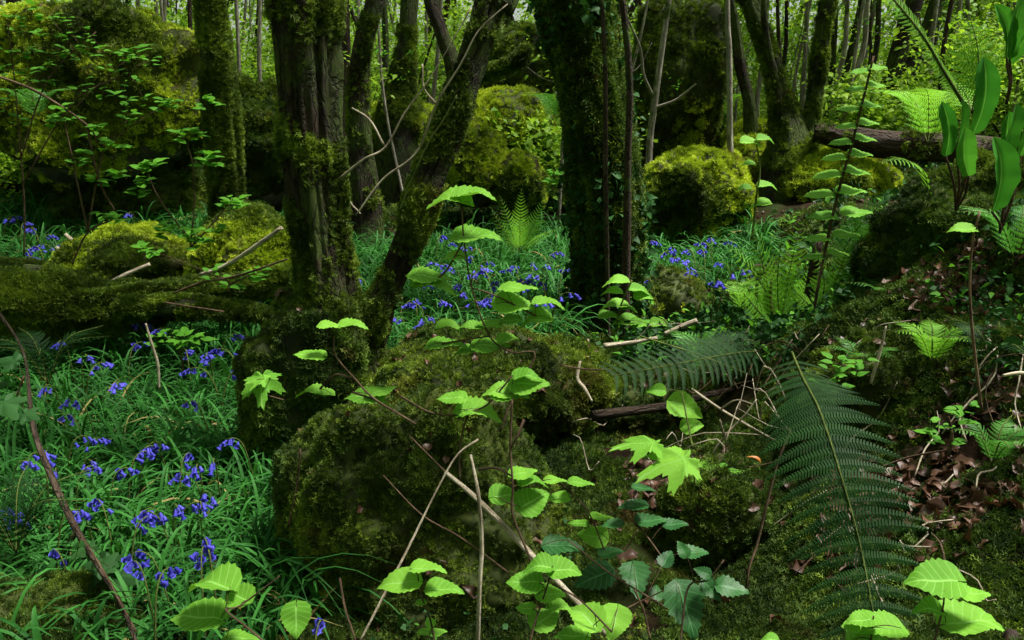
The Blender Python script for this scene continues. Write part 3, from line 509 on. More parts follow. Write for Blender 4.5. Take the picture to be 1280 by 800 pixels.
def log(name, label, pts, mat, cat, seed, ns=24, n=60, rough=.02, moss=None, kind='moss', group=None, flute=.3):
    P = [at(*s[:3]) for s in pts]; R = [s[3] / 2 * s[2] / F for s in pts]; t = thing(name, label, cat, P[0], group)
    V, q, b, caps = tube(P, R, ns, n, rough, flute, seed); mk('wood', V, np.vstack([q, caps]), M[mat], t, origin=P[0], attrs={"bk": b})
    if moss:
        Ps, Ns = surf_sample(V, q, moss[0], seed, -.6); m = fbm(Ps * 4, 2, seed) > moss[1]; s = .019 * max(1, (pts[0][2] / 2.3) ** .6); scatter('moss', Ps[m], Ns[m] + np.array([0, 0, .3]), s * np.random.default_rng(seed).uniform(.7, 1.6, m.sum()), MOSSP[kind], t, P[0], .35, seed=seed)
    return t
log('fallen_log', 'bare brown fallen trunk lying level behind the tiered seedling', [(1018, 165, 7.2, 20), (1060, 172, 7.1, 30), (1120, 181, 7.0, 32), (1185, 184, 6.9, 34), (1260, 190, 6.9, 34)], 'bark_brown', 'fallen trunk', 41, rough=.03, moss=(500, .15))
log('mossy_log', 'thick mossy log lying across the left above the bluebells', [(-80, 365, 3.9, 95), (40, 372, 4.0, 88), (130, 385, 4.1, 62), (220, 372, 4.2, 42), (300, 362, 4.3, 30), (360, 345, 4.4, 22)], 'bark_moss', 'log', 42, rough=.06, moss=(30000, -.4))
log('thin_mossy_log', 'thinner dark log just below the thick mossy one, left of boulder', [(150, 385, 4.0, 22), (230, 385, 4.0, 26), (300, 392, 4.0, 22), (345, 398, 3.9, 14)], 'bark_moss', 'log', 43, moss=(2500, -.1))
log('rotten_branch', 'rusty brown branch lying across right of the mossy ledge', [(740, 520, 2.75, 14), (830, 508, 2.8, 12), (900, 490, 2.85, 9), (980, 479, 2.9, 6)], 'bark_brown', 'branch', 44, ns=10, n=30, rough=.006)
log('broken_stump', 'reddish leaning broken stem between ferns at right centre', [(1005, 415, 3.2, 20), (1014, 360, 3.2, 16), (1022, 310, 3.2, 12), (1027, 300, 3.2, 3)], 'bark_brown', 'broken stem', 45, ns=12, n=24, rough=.01)
log('mossy_stub', 'mossy branch stub bending up beside the shaggy trunk near the top', [(590, 95, 6.0, 16), (625, 88, 5.8, 14), (655, 72, 5.7, 10), (657, 60, 5.7, 6)], 'bark_moss', 'branch', 46, ns=12, n=24, moss=(900, -.4))

# ------------------------------------------------------------------ sticks and twigs
def stick(label, pts, mat='twig_pale', name='dead_stick', cat='stick', group=None, forks=(), seed=0):
    P = [at(*p[:3]) for p in pts]; Rr = [p[3] * (.28 if name == 'bare_branch' else .4) * p[2] / F for p in pts]; r = np.random.default_rng(seed + 500 + int(pts[0][0])); P = [p + r.normal(0, .003, 3) for p in P]
    mb = MB(); V, q, b, c = tube(P, Rr, 7, len(P) * 6, Rr[0] * .35, .15, seed + int(pts[0][0]), freq=20); mb.add(V, np.vstack([q, c]), b)
    for f in forks:
        Pf = [at(*p[:3]) for p in f]; Rf = [p[3] / 2 * p[2] / F for p in f]; V, q, b, c = tube(Pf, Rf, 5, len(Pf) * 4); mb.add(V, np.vstack([q, c]), b)
    o = mb.out(name, M[mat], None, P[0], "bk"); o.location = P[0]; tag(o, label, cat, group); return o
stick('thick bare white stick slanting down across the big mossy boulder', [(555, 588, 1.6, 7), (600, 632, 1.55, 10), (665, 694, 1.45, 12), (735, 764, 1.4, 11), (760, 795, 1.38, 9)])
stick('upright pale brown stem crossing in front of the thick white stick', [(590, 566, 1.4, 5), (597, 620, 1.38, 7), (603, 680, 1.37, 8), (600, 740, 1.35, 8), (597, 815, 1.35, 8)], 'twig_pale')
stick('thin dark twig slanting right over the moss toward the leaf cluster', [(478, 592, 1.6, 2), (530, 640, 1.55, 3), (575, 670, 1.5, 3.5), (635, 716, 1.45, 3.5)], 'twig_brown')
stick('long curved twig running down left from the white stick top', [(598, 547, 1.6, 4), (572, 570, 1.58, 3.5), (552, 602, 1.55, 3.5), (525, 655, 1.5, 3.5), (502, 700, 1.45, 4), (450, 805, 1.35, 4)], 'twig_pale')
stick('short dark twig crossing the white stick top', [(515, 545, 1.7, 2), (545, 580, 1.62, 3), (562, 592, 1.6, 3)], 'twig_brown')
stick('white twig in the pile right of centre, longest of the pile', [(866, 484, 2.6, 4), (900, 512, 2.55, 5), (935, 530, 2.5, 4), (972, 552, 2.45, 3)], forks=[[(900, 512, 2.55, 3), (920, 500, 2.5, 2), (940, 505, 2.5, 2)]])
stick('crooked pale twig below the longest white twig of the pile', [(888, 570, 2.5, 3), (905, 545, 2.5, 4), (930, 520, 2.5, 3), (945, 500, 2.5, 2)], forks=[[(905, 545, 2.5, 3), (900, 525, 2.45, 2)]])
stick('orange brown twig standing left of the drooping fern frond', [(985, 536, 1.9, 4), (972, 580, 1.88, 4), (958, 630, 1.86, 5), (948, 680, 1.84, 5), (936, 715, 1.82, 4), (930, 790, 1.8, 4)], 'twig_brown')
stick('tall thin bare stem standing on the right bank', [(1227, 262, 1.75, 3), (1213, 300, 1.75, 4), (1212, 360, 1.75, 4), (1219, 430, 1.75, 5), (1223, 510, 1.76, 5)], 'twig_brown')
stick('pale scaly dead spike rising from moss on the right bank', [(1107, 408, 2.2, 3), (1103, 430, 2.2, 5), (1095, 455, 2.2, 6), (1087, 482, 2.2, 5)])
stick('pale curved stick resting on moss against the upright trunk', [(250, 345, 4.1, 6), (285, 330, 4.1, 7), (320, 308, 4.0, 7), (352, 285, 3.9, 6)])
stick('short white stick on the flat yellow mossy rock', [(128, 359, 4.4, 5), (155, 345, 4.45, 7), (188, 331, 4.5, 5)])
stick('white forked stick at the left end of the flat mossy rock', [(82, 292, 5.2, 6), (98, 308, 5.2, 7), (115, 322, 5.2, 8)], forks=[[(70, 310, 5.2, 7), (90, 317, 5.2, 8), (112, 322, 5.2, 8)]])
stick('thin grey twig along the thin log left of the boulder', [(205, 378, 3.9, 3), (240, 384, 3.9, 4), (280, 390, 3.9, 3)], 'twig_brown')
stick('thin brown twig above the thin log, below the pale curved stick', [(215, 367, 4.0, 3), (255, 352, 4.0, 4), (300, 343, 4.0, 4), (358, 325, 3.9, 3)], 'twig_brown')
stick('long pale twig arching up in front of the leaning trunk to the top', [(425, 222, 2.85, 6), (455, 200, 2.8, 6), (480, 182, 2.8, 5), (505, 140, 2.8, 4), (535, 100, 2.8, 3), (560, 62, 2.8, 3), (590, 10, 2.8, 3)], 'twig_pale', 'bare_branch', 'branch', forks=[[(480, 182, 2.8, 3), (462, 150, 2.8, 3), (440, 135, 2.8, 2)]])
stick('pale mossy branch rising parallel to the leaning trunk', [(445, 268, 2.85, 4), (480, 225, 2.85, 5), (520, 190, 2.84, 5), (545, 130, 2.83, 5), (575, 80, 2.8, 4), (600, 40, 2.8, 3), (636, 5, 2.8, 3)], 'twig_pale', 'bare_branch', 'branch', forks=[[(545, 130, 2.83, 3), (530, 110, 2.8, 2), (528, 80, 2.8, 2)]])
stick('thin twig hanging against the left side of the leaning trunk', [(498, 265, 2.9, 4), (512, 230, 2.9, 4), (535, 180, 2.9, 4), (555, 150, 2.9, 3), (572, 118, 2.9, 2)], 'twig_green', 'bare_branch', 'branch')
stick('pale grey strap-like twig hanging beside the upright trunk', [(430, 225, 3.1, 3), (436, 250, 3.1, 5), (452, 268, 3.1, 4)], 'twig_pale', 'bare_branch', 'branch')
stick('reddish bramble stem slanting down through the left bluebells', [(-5, 385, 3.0, 5), (28, 440, 2.8, 4), (40, 530, 2.4, 9), (62, 590, 2.2, 11), (90, 655, 2.0, 12), (125, 710, 1.85, 9), (150, 760, 1.75, 8), (175, 830, 1.6, 7)], 'bark_brown', 'bramble_cane', 'bramble')
stick('pale bent dead flower stalk left among the bluebells', [(182, 404, 3.4, 3), (190, 430, 3.4, 5), (197, 455, 3.4, 5), (199, 488, 3.4, 4)])
stick('dark arching twig over the big boulder at upper left', [(-10, 92, 4.2, 5), (40, 112, 4.2, 6), (80, 135, 4.2, 5), (110, 160, 4.2, 4), (125, 180, 4.2, 2)], 'twig_brown', 'bare_branch', 'branch', forks=[[(110, 160, 4.2, 3), (117, 200, 4.2, 3), (130, 240, 4.2, 3), (145, 265, 4.2, 2)]])
stick('pale twig tangle top above the ledge near the shaggy trunk foot', [(700, 425, 3.3, 5), (722, 440, 3.3, 6), (755, 462, 3.2, 5)], forks=[[(722, 440, 3.3, 3), (735, 470, 3.2, 4), (738, 495, 3.1, 4)], [(735, 424, 3.3, 3), (738, 450, 3.3, 3)]])
stick('pinkish flat stick lying right of the shaggy trunk foot', [(755, 432, 3.6, 9), (790, 428, 3.6, 8), (820, 422, 3.6, 6)], 'twig_pale')
stick('pale broken branch end beside the small fern curls', [(830, 418, 3.7, 7), (852, 408, 3.7, 10), (870, 400, 3.7, 9)], 'twig_pale')
stick('green trailing stem running right from the twig tangle', [(800, 420, 3.0, 3), (870, 440, 2.9, 3), (925, 465, 2.8, 4), (970, 476, 2.8, 3)], 'twig_green')
stick('thin dark twig in the dark gap below the ledge', [(700, 455, 2.6, 3), (730, 462, 2.6, 3), (765, 462, 2.6, 2)], 'twig_brown')
stick('short white root hooking down from the twig tangle', [(724, 452, 2.7, 4), (722, 472, 2.68, 6), (730, 485, 2.66, 6), (741, 500, 2.65, 4)], 'twig_pale')
stick('white crooked root under the leaves at the foot of the boulder', [(458, 510, 2.3, 5), (470, 505, 2.3, 6), (482, 512, 2.3, 6), (503, 508, 2.3, 4)], 'twig_pale')
stick('thin upright reddish stem with no leaves right of the bramble cluster', [(796, 735, 1.5, 3), (803, 765, 1.48, 3), (815, 800, 1.45, 3)], 'twig_brown')
stick('thin slanting twig crossing the dark bramble leaves', [(775, 762, 1.5, 3), (800, 752, 1.5, 3), (828, 739, 1.5, 2)], 'twig_brown')
stick('bare twig leaning over dark leaves right of bramble cluster', [(770, 695, 1.8, 2), (785, 680, 1.8, 3), (797, 664, 1.8, 2)], 'twig_brown')
stick('dark slanting stem left of the mossy boulder foot', [(374, 560, 2.1, 3), (370, 610, 2.1, 4), (362, 662, 2.05, 3)], 'twig_brown')
stick('thin pale root on the lower left side of the big boulder', [(425, 722, 1.7, 4), (432, 760, 1.65, 4), (443, 800, 1.6, 3)], 'twig_brown')
stick('fine twig in the dead leaves on the right bank', [(1090, 590, 1.95, 3), (1140, 575, 1.9, 4), (1190, 560, 1.85, 3)], 'twig_brown')
stick('pale curled stick poking from the litter at right edge', [(1255, 470, 1.9, 5), (1275, 466, 1.9, 7), (1295, 470, 1.9, 5)], 'twig_pale')
r = np.random.default_rng(12)
for k in range(60):                                     # short dead twigs lying on the ledge and dip
    px, py = (r.uniform(720, 985) if k % 4 == 1 else r.uniform(850, 985), r.uniform(430, 600)) if k % 2 else (r.uniform(980, 1270), r.uniform(430, 760)); h = hit(px, py, .02); a = r.uniform(0, 3.14); l = r.uniform(.03, .09) * (2 if k % 2 else 1); d = np.array([math.cos(a), math.sin(a), 0]) * l
    P = [h - d, h - d * .3, h + d * .3, h + d]; P = [np.array([q_[0] + r.normal(0, .015), q_[1] + r.normal(0, .015), gnd(q_[0], q_[1]) + .03 + (.13 if k % 2 else .04) * r.random()]) for q_ in P]; V, q, b, c = tube(P, [.0015, .0022, .001], 6, 10, .001, .1, k)
    o = mk('dead_twig', V, np.vstack([q, c]), M['twig_pale' if k % 3 else 'twig_brown'], None, origin=P[0], attrs={"bk": b}); o.location = P[0]
    tag(o, ('short dead twig lying in the dark hollow under the twig pile' if k % 2 else 'short dead twig lying on the mossy right bank'), 'twig', 'short dead twigs on the %s' % ('dark hollow floor' if k % 2 else 'right bank'))

# ------------------------------------------------------------------ leafy seedlings (leaf by leaf)
def leaf_at(parent, base, px, py, w, h, Y, src, lm, root, seed, nm='leaf'):
    c = at(px, py, Y); view = unit(c - CAM); dep = math.asin(-view[2]); ratio = min(.97, h / max(w, 1)) if h < w else .97; tilt = math.asin(ratio) - dep
    n = np.array([0, -math.sin(tilt), math.cos(tilt)]); r = random.Random(seed); n = unit(n + np.array([r.uniform(-.12, .12), 0, 0])); d = c - root
    if abs(d[0]) < w * .15 * Y / F and h >= w * .7: d = np.array([r.uniform(-.3, .3), -.6, -.5])
    elif h < .8 * w: d = np.array([d[0] if abs(d[0]) > .3 * w * Y / F else (w * Y / F) * (1 if r.random() > .5 else -1), d[1] * .3, d[2] * .3])
    y = d - n * np.dot(d, n); y = unit(y); x = np.cross(y, n); L = max(w, h) * Y / F * 1.08; o_ = c - y * L * .5 - base
    Wr = 1.0
    if h < .75 * w: Wr = 1.0
    Mx = Matrix(((x[0] * L * Wr, y[0] * L, n[0] * L, o_[0]), (x[1] * L * Wr, y[1] * L, n[1] * L, o_[1]), (x[2] * L * Wr, y[2] * L, n[2] * L, o_[2]), (0, 0, 0, 1)))
    o = inst(nm, src[seed % len(src)], parent, Mx); return c - y * L * .5
def sprig(name, label, cat, stem, leaves, src=HAZEL, sm='twig_green', sw=3, group=None, seed=0, extra=()):
    P = [at(*p[:3]) for p in stem]; base = P[-1] if P[-1][2] < P[0][2] else P[0]; t = thing(name, label, cat, base, group); mb = MB()
    for line in [stem] + list(extra):
        Q = [at(*p[:3]) for p in line]; V, q, b, c = tube(Q, [sw / 2 * line[0][2] / F * .7, sw / 2 * line[0][2] / F], 6, 6 * len(Q), .0006, .1, seed, freq=30); mb.add(V, np.vstack([q, c]), b); P = P + list(spline(Q, 12))
    P = np.array(P)
    for k, lf in enumerate(leaves):
        px, py, w, h = lf[:4]; Y = lf[4] if len(lf) > 4 else stem[0][2]; c = at(px, py, Y); root = P[np.argmin(np.linalg.norm(P - c, axis=1))]
        bs = leaf_at(t, base, px, py, w, h, Y, src, None, root, seed + k * 3)
        if np.linalg.norm(bs - root) > .004: V, q, b, cc = tube([root, (root + bs) / 2 + np.array([0, 0, .004]), bs], [.0009, .0008, .0006], 5, 6); mb.add(V, np.vstack([q, cc]), b)
    o = mb.out('stem', M[sm], t, base, "bk"); return t
sprig('hazel_seedling', 'three bright round leaves at the bottom, left of the pale upright stem', 'seedling', [(522, 718, 1.25), (527, 745, 1.25), (538, 775, 1.24), (546, 815, 1.22)],
      [(497, 728, 60, 46), (535, 710, 48, 22), (556, 736, 50, 32), (525, 753, 16, 12), (537, 777, 20, 16), (528, 790, 20, 14), (550, 790, 22, 14)], OVAL, 'twig_brown', 3, seed=1)
sprig('hazel_seedling', 'bright leaves halfway up the tall thin stem above the thick white stick', 'seedling', [(640, 500, 1.5), (638, 560, 1.48), (641, 610, 1.46), (640, 640, 1.45), (655, 680, 1.44), (672, 720, 1.42)],
      [(633, 619, 36, 28), (669, 624, 44, 40), (656, 590, 34, 18), (669, 603, 36, 14)], HAZEL, 'twig_brown', 4, seed=2, extra=[[(640, 595, 1.47), (620, 585, 1.48), (598, 587, 1.5)], [(638, 560, 1.48), (647, 545, 1.48), (655, 525, 1.5)]])
sprig('bramble_shoot', 'dimmer pointed leaves right of the tall stem with bright leaves', 'bramble', [(665, 600, 1.7), (700, 605, 1.7), (735, 640, 1.68), (760, 700, 1.65)], [(694, 600, 30, 14), (727, 603, 34, 16), (697, 622, 30, 22), (722, 654, 28, 14), (753, 646, 32, 14), (740, 670, 32, 40)], OVAL, 'twig_brown', 2.5, seed=3)
sprig('hazel_sapling', 'dense bunch of bright leaves at bottom centre over the white stick', 'seedling', [(690, 712, 1.25), (680, 745, 1.24), (668, 780, 1.22), (660, 815, 1.2)],
      [(653, 727, 44, 34), (672, 708, 38, 26), (708, 712, 42, 32), (690, 742, 36, 26), (684, 771, 42, 34), (728, 768, 50, 40), (768, 780, 44, 42), (712, 794, 44, 26), (655, 760, 24, 18), (700, 758, 30, 20)], HAZEL, 'twig_brown', 3, seed=4, extra=[[(690, 730, 1.24), (725, 750, 1.23), (765, 790, 1.22)]])
sprig('dark_bramble', 'dark glossy bramble leaves behind the bright leaf bunch at bottom', 'bramble', [(710, 675, 1.65), (760, 715, 1.6), (800, 740, 1.58), (850, 770, 1.56)],
      [(705, 682, 54, 34), (742, 722, 40, 54), (795, 724, 56, 44), (834, 697, 30, 24), (765, 690, 36, 20), (820, 740, 26, 22)], BRAM, 'twig_brown', 3, seed=5)
sprig('dark_bramble', 'large veined dark bramble leaf with holes near the bottom', 'bramble', [(905, 700, 1.5), (885, 725, 1.5), (860, 735, 1.5), (850, 810, 1.45)],
      [(858, 762, 56, 76), (890, 738, 26, 34), (916, 735, 44, 36), (878, 715, 22, 24), (853, 686, 24, 24)], BRAM, 'twig_brown', 3, seed=6)
sprig('dark_bramble', 'dim bramble leaves in the hollow above the glossy ones', 'bramble', [(775, 640, 1.95), (800, 660, 1.93), (830, 700, 1.9)],
      [(790, 632, 40, 20), (815, 650, 44, 24), (765, 655, 30, 18), (845, 655, 34, 20), (870, 690, 36, 24), (805, 610, 30, 14)], BRAM, 'twig_brown', 3, seed=7)
t = thing('sycamore_seedling', 'bright jagged lobed leaves in the dark hollow right of centre', 'seedling', at(860, 640, 1.7))
for k, (px, py, w, h, y) in enumerate([(790, 552, 84, 34, 1.68), (826, 580, 100, 62, 1.62)]): leaf_at(t, np.array(t.location), px, py, w * .62, h * .62, y, LOBED, None, at(870, 560, 1.7), k)
V, q, b, c = tube([at(862, 560, 1.66), at(868, 600, 1.68), at(860, 640, 1.7)], [.0015, .0018, .002], 6, 16); mk('stem', V, np.vstack([q, c]), M['twig_green'], t, origin=np.array(t.location), attrs={"bk": b})
sprig('hazel_seedling', 'narrow upright leaf pair beside the jagged lobed leaves', 'seedling', [(852, 490, 2.0), (860, 530, 1.95), (866, 560, 1.9)], [(858, 510, 20, 46), (820, 488, 24, 22), (866, 532, 16, 30)], OVAL, 'twig_green', 3, seed=8)
sprig('hazel_seedling', 'bright four-leaved seedling in the bottom right corner', 'seedling', [(1180, 748, 1.15), (1178, 762, 1.15), (1165, 815, 1.12)], [(1165, 725, 68, 52), (1217, 741, 46, 22), (1160, 761, 38, 24), (1220, 776, 78, 42)], HAZEL, 'twig_brown', 3, seed=9)
sprig('hazel_seedling', 'cut-off bright leaf cluster at the bottom edge below the drooping frond', 'seedling', [(1092, 770, 1.2), (1090, 790, 1.2), (1085, 830, 1.18)], [(1100, 785, 56, 34), (1075, 775, 40, 22), (1062, 782, 22, 20), (1095, 800, 60, 30), (962, 799, 22, 16)], HAZEL, 'twig_brown', 3, seed=10)
sprig('hazel_seedling', 'bright leaf group at bottom left over the bluebell leaves', 'seedling', [(350, 720, 1.35), (300, 757, 1.32), (282, 762, 1.3), (310, 785, 1.28), (345, 815, 1.25)], [(261, 728, 66, 30), (295, 744, 42, 32), (243, 770, 72, 44), (305, 797, 44, 18)], HAZEL, 'twig_brown', 3, seed=11)
sprig('hazel_seedling', 'single round bright leaf at the bottom, right of the bottom left group', 'seedling', [(375, 785, 1.3), (385, 830, 1.28)], [(370, 777, 42, 44)], HAZEL, 'twig_brown', 2, seed=12)
sprig('hazel_seedling', 'small leaves on the left side of the tree-bearing boulder', 'seedling', [(316, 478, 2.1), (330, 492, 2.12), (355, 500, 2.15)], [(326, 487, 40, 32), (318, 474, 26, 12)], LOBED, 'twig_brown', 2, seed=13)
sprig('hazel_branchlet', 'flat leaves on a thin twig in front of the tree-bearing boulder', 'branchlet', [(417, 420, 1.95), (420, 445, 1.93), (445, 475, 1.9), (470, 500, 1.88), (520, 530, 1.86)], [(442, 406, 34, 11), (413, 407, 26, 10), (385, 443, 36, 14), (386, 490, 34, 10), (402, 492, 26, 9), (452, 495, 46, 24), (480, 487, 36, 14), (470, 500, 30, 14)], HAZEL, 'twig_brown', 3, seed=14,
      extra=[[(445, 475, 1.9), (420, 468, 1.92), (400, 486, 1.94)], [(470, 500, 1.88), (440, 490, 1.9)]])
sprig('hazel_sapling', 'tiered pale leaves on the slender sapling in the centre', 'sapling', [(577, 255, 2.0), (580, 300, 2.0), (590, 360, 2.0), (612, 420, 1.98), (640, 440, 1.96), (668, 440, 1.95), (662, 460, 1.94), (640, 500, 1.92), (625, 540, 1.9)],
      [(560, 250, 48, 16), (595, 242, 46, 11), (598, 294, 54, 20), (540, 345, 48, 18), (545, 357, 50, 20), (565, 322, 30, 12), (645, 380, 46, 28), (650, 359, 42, 12), (668, 400, 36, 18), (688, 379, 36, 10), (636, 400, 26, 14), (610, 404, 30, 12), (563, 408, 30, 12), (586, 408, 28, 11), (560, 430, 46, 14), (615, 431, 44, 20), (640, 424, 30, 12), (580, 440, 34, 12)], HAZEL, 'twig_brown', 3, seed=15,
      extra=[[(590, 360, 2.0), (620, 370, 2.0), (670, 395, 2.0)], [(612, 420, 1.98), (580, 425, 2.0), (552, 430, 2.0)], [(580, 300, 2), (560, 335, 2), (545, 350, 2)]])
sprig('hazel_seedling', 'bright overlapping leaves above the mossy ledge in the centre', 'seedling', [(640, 470, 1.75), (610, 505, 1.75), (585, 520, 1.74), (575, 560, 1.72), (575, 600, 1.7)], [(563, 497, 34, 18), (602, 516, 54, 26), (622, 490, 38, 22), (640, 492, 44, 24), (664, 479, 46, 30), (660, 470, 34, 14), (588, 512, 30, 20)], HAZEL, 'twig_brown', 3, seed=16,
      extra=[[(585, 520, 1.74), (540, 516, 1.76), (500, 495, 1.8)]])
sprig('bramble_shoot', 'round green leaves at the foot of the shaggy trunk', 'bramble', [(790, 350, 3.9), (775, 385, 3.9), (770, 415, 3.9)], [(770, 352, 32, 14), (765, 365, 26, 12), (800, 362, 26, 14), (768, 382, 36, 14), (786, 386, 22, 10), (805, 370, 24, 18), (764, 396, 30, 14), (780, 402, 34, 20), (800, 405, 24, 18), (824, 404, 22, 16)], OVAL, 'twig_green', 3, seed=17)
tiers = [(1086, 86, 20), (1083, 108, 22), (1074, 133, 24), (1071, 155, 24), (1066, 175, 26), (1059, 194, 28), (1052, 216, 32), (1044, 240, 34), (1050, 267, 36), (1040, 295, 30), (1032, 318, 26)]
sprig('tiered_seedling', 'tall seedling with tiers of paired pale leaves in front of the fallen trunk', 'sapling', [(1092, 70, 2.9), (1080, 120, 2.9), (1065, 180, 2.9), (1048, 240, 2.9), (1030, 320, 2.9), (1015, 400, 2.9)],
      [v for (x, y, w) in tiers for v in ((x + w * .62, y - 2, w * 1.05, w * .45), (x - w * .62, y + 3, w * 1.05, w * .42))], OVAL, 'twig_brown', 4, seed=18)
sprig('hazel_seedling', 'single yellow-green leaf at the top of the tall bare stem', 'seedling', [(1222, 280, 1.74), (1219, 292, 1.74)], [(1203, 286, 34, 16)], OVAL, 'twig_brown', 2, seed=19)
sprig('nettle_seedling', 'thin seedling with small round leaves left of the forked tree boulders', 'seedling', [(945, 178, 4.0), (950, 210, 4.0), (945, 250, 4.0), (940, 300, 4.0)], [(940, 178, 26, 12), (958, 174, 22, 10), (935, 205, 18, 8), (960, 232, 24, 10), (950, 255, 26, 12), (930, 235, 18, 9)], OVAL, 'twig_green', 3, seed=20)
# leafy saplings at upper left: whorls of small leaves as parts
def whorl(parent, base, px, py, Y, n, l, seed):
    r = np.random.default_rng(seed); c = at(px, py, Y)
    for k in range(n):
        a = k * 2.4 + r.uniform(-.3, .3); el = r.uniform(-.1, .45); d = np.array([math.cos(a) * math.cos(el), math.sin(a) * math.cos(el), math.sin(el)]); n_ = unit(np.array([0, -.35, 1]) - d * np.dot(np.array([0, -.35, 1]), d)); x = np.cross(d, n_); L = l * r.uniform(.7, 1.15); o_ = c + d * .008 + r.normal(0, .02, 3) - base
        inst('leaf', GREENL[k % 3], parent, Matrix(((x[0] * L, d[0] * L, n_[0] * L, o_[0]), (x[1] * L, d[1] * L, n_[1] * L, o_[1]), (x[2] * L, d[2] * L, n_[2] * L, o_[2]), (0, 0, 0, 1))))
def sapling(label, Y, stems, whs, l=.07, seed=0, n=7):
    base = at(*stems[0][-1], Y); t = thing('leafy_sapling', label, 'sapling', base, None); mb = MB()
    for s in stems:
        V, q, b, c = tube([at(x, y, Y) for x, y in s], [.003, .005], 6, 8 * len(s), .001, .1, seed); mb.add(V, np.vstack([q, c]), b)
    SP = np.vstack([spline([at(x, y, Y) for x, y in s], 20) for s in stems])
    for k, w in enumerate(whs):
        c = at(w[0], w[1], Y); root = SP[np.argmin(np.linalg.norm(SP - c, axis=1))]; V, q, b, cc = tube([root, (root + c) / 2 + [0, 0, .01], c], [.002, .0015, .001], 5, 6); mb.add(V, np.vstack([q, cc]), b); whorl(t, base, w[0], w[1], Y, n, l, seed + k)
    mb.out('stem', M['twig_brown'], t, base, "bk"); return t
sapling('leafy sapling with star-like whorls in front of the big boulder base', 4.4, [[(225, 165), (240, 200), (243, 250), (238, 310)], [(180, 205), (200, 250), (238, 300)], [(290, 250), (265, 280), (238, 310)]], [(228, 168), (245, 172), (262, 205), (256, 198), (292, 250), (285, 262), (298, 256), (240, 292), (215, 295), (205, 285), (255, 300), (180, 205), (185, 212), (180, 232), (175, 240), (258, 130), (240, 300), (270, 290)], .075, 1)
sapling('arching leafy sapling left of the star-like one, over the dark gap', 4.2, [[(140, 275), (110, 290), (90, 330)], [(130, 185), (120, 230), (110, 290)], [(80, 150), (95, 220), (110, 290)]], [(130, 185), (145, 182), (140, 222), (125, 222), (160, 150), (145, 275), (130, 273), (80, 145), (70, 150), (215, 125), (205, 132), (165, 68), (120, 165), (100, 200)], .07, 2)
sapling('spreading sapling with flat leaf sprays across the top left corner', 4.6, [[(10, 30), (20, 120), (30, 250), (30, 320)], [(120, 40), (60, 100), (25, 200)], [(160, 90), (90, 130), (28, 230)]], [(10, 20), (35, 12), (60, 20), (20, 40), (50, 42), (80, 30), (85, 55), (40, 65), (15, 62), (60, 80), (30, 95), (5, 90), (110, 45), (100, 68), (125, 60), (75, 70), (140, 85), (165, 100), (150, 70), (15, 120), (40, 125), (105, 105), (60, 105), (180, 125), (190, 75), (160, 130), (130, 120), (0, 140), (25, 150)][::1], .058, 3, 6)
sapling('low leafy shoots hanging over the mossy log near the upright trunk', 4.0, [[(310, 345), (290, 355), (285, 365)], [(285, 352), (290, 360)]], [(312, 350), (290, 354), (325, 345), (180, 310), (190, 320), (270, 345)], .06, 4)
sapling('small leafy sprig beside the glade fern behind the shaggy trunk', 6.8, [[(693, 215), (690, 240)]], [(693, 215), (697, 222), (690, 228)], .08, 5)
sapling('bright leafy seedling at the edge of the bluebells below the log', 3.6, [[(215, 420), (225, 440), (230, 470)]], [(212, 425), (235, 420), (225, 432), (202, 428), (250, 425)], .06, 6)

sapling('low leafy seedling on the moss between drooping frond and scaly spike', 2.0, [[(1050, 455), (1045, 480), (1040, 510)]], [(1050, 455), (1062, 462), (1038, 470), (1046, 484)], .035, 7, 6)
sapling('low leafy seedling below the tall thin bare stem', 1.8, [[(1185, 520), (1190, 545), (1185, 570)]], [(1185, 520), (1200, 528), (1172, 534), (1190, 548)], .03, 8, 6)
sapling('leafy seedling beside the reddish broken stem', 3.0, [[(1062, 370), (1050, 400), (1040, 430)]], [(1062, 370), (1075, 382), (1048, 388), (1055, 402), (1080, 360)], .05, 9, 6)
sapling('small leafy seedling right of the jagged lobed leaves', 2.2, [[(905, 590), (905, 610), (905, 640)]], [(905, 590), (915, 602), (893, 606), (905, 616)], .035, 10, 6)
# ivy / nettle leaves at left edge
sprig('ivy_sprig', 'dark lobed ivy leaves at the left edge above the bramble stem', 'ivy', [(-20, 500, 2.2), (10, 515, 2.2), (30, 470, 2.2)], [(6, 450, 26, 20, 2.2), (12, 512, 34, 24, 2.1), (40, 520, 22, 16, 2.1), (-5, 480, 28, 20, 2.2)], IVYL, 'twig_brown', 3, seed=30)
sprig('ivy_sprig', 'ivy trailing down the bramble stem near the bottom left', 'ivy', [(95, 660, 1.9), (130, 715, 1.8), (170, 790, 1.7)], [(118, 720, 44, 36), (145, 735, 34, 30), (160, 765, 46, 34), (135, 700, 30, 26), (190, 760, 34, 30), (40, 745, 28, 24), (60, 745, 24, 20), (75, 760, 24, 22), (140, 790, 40, 30), (100, 690, 26, 22)], IVYL, 'twig_brown', 3, seed=31)

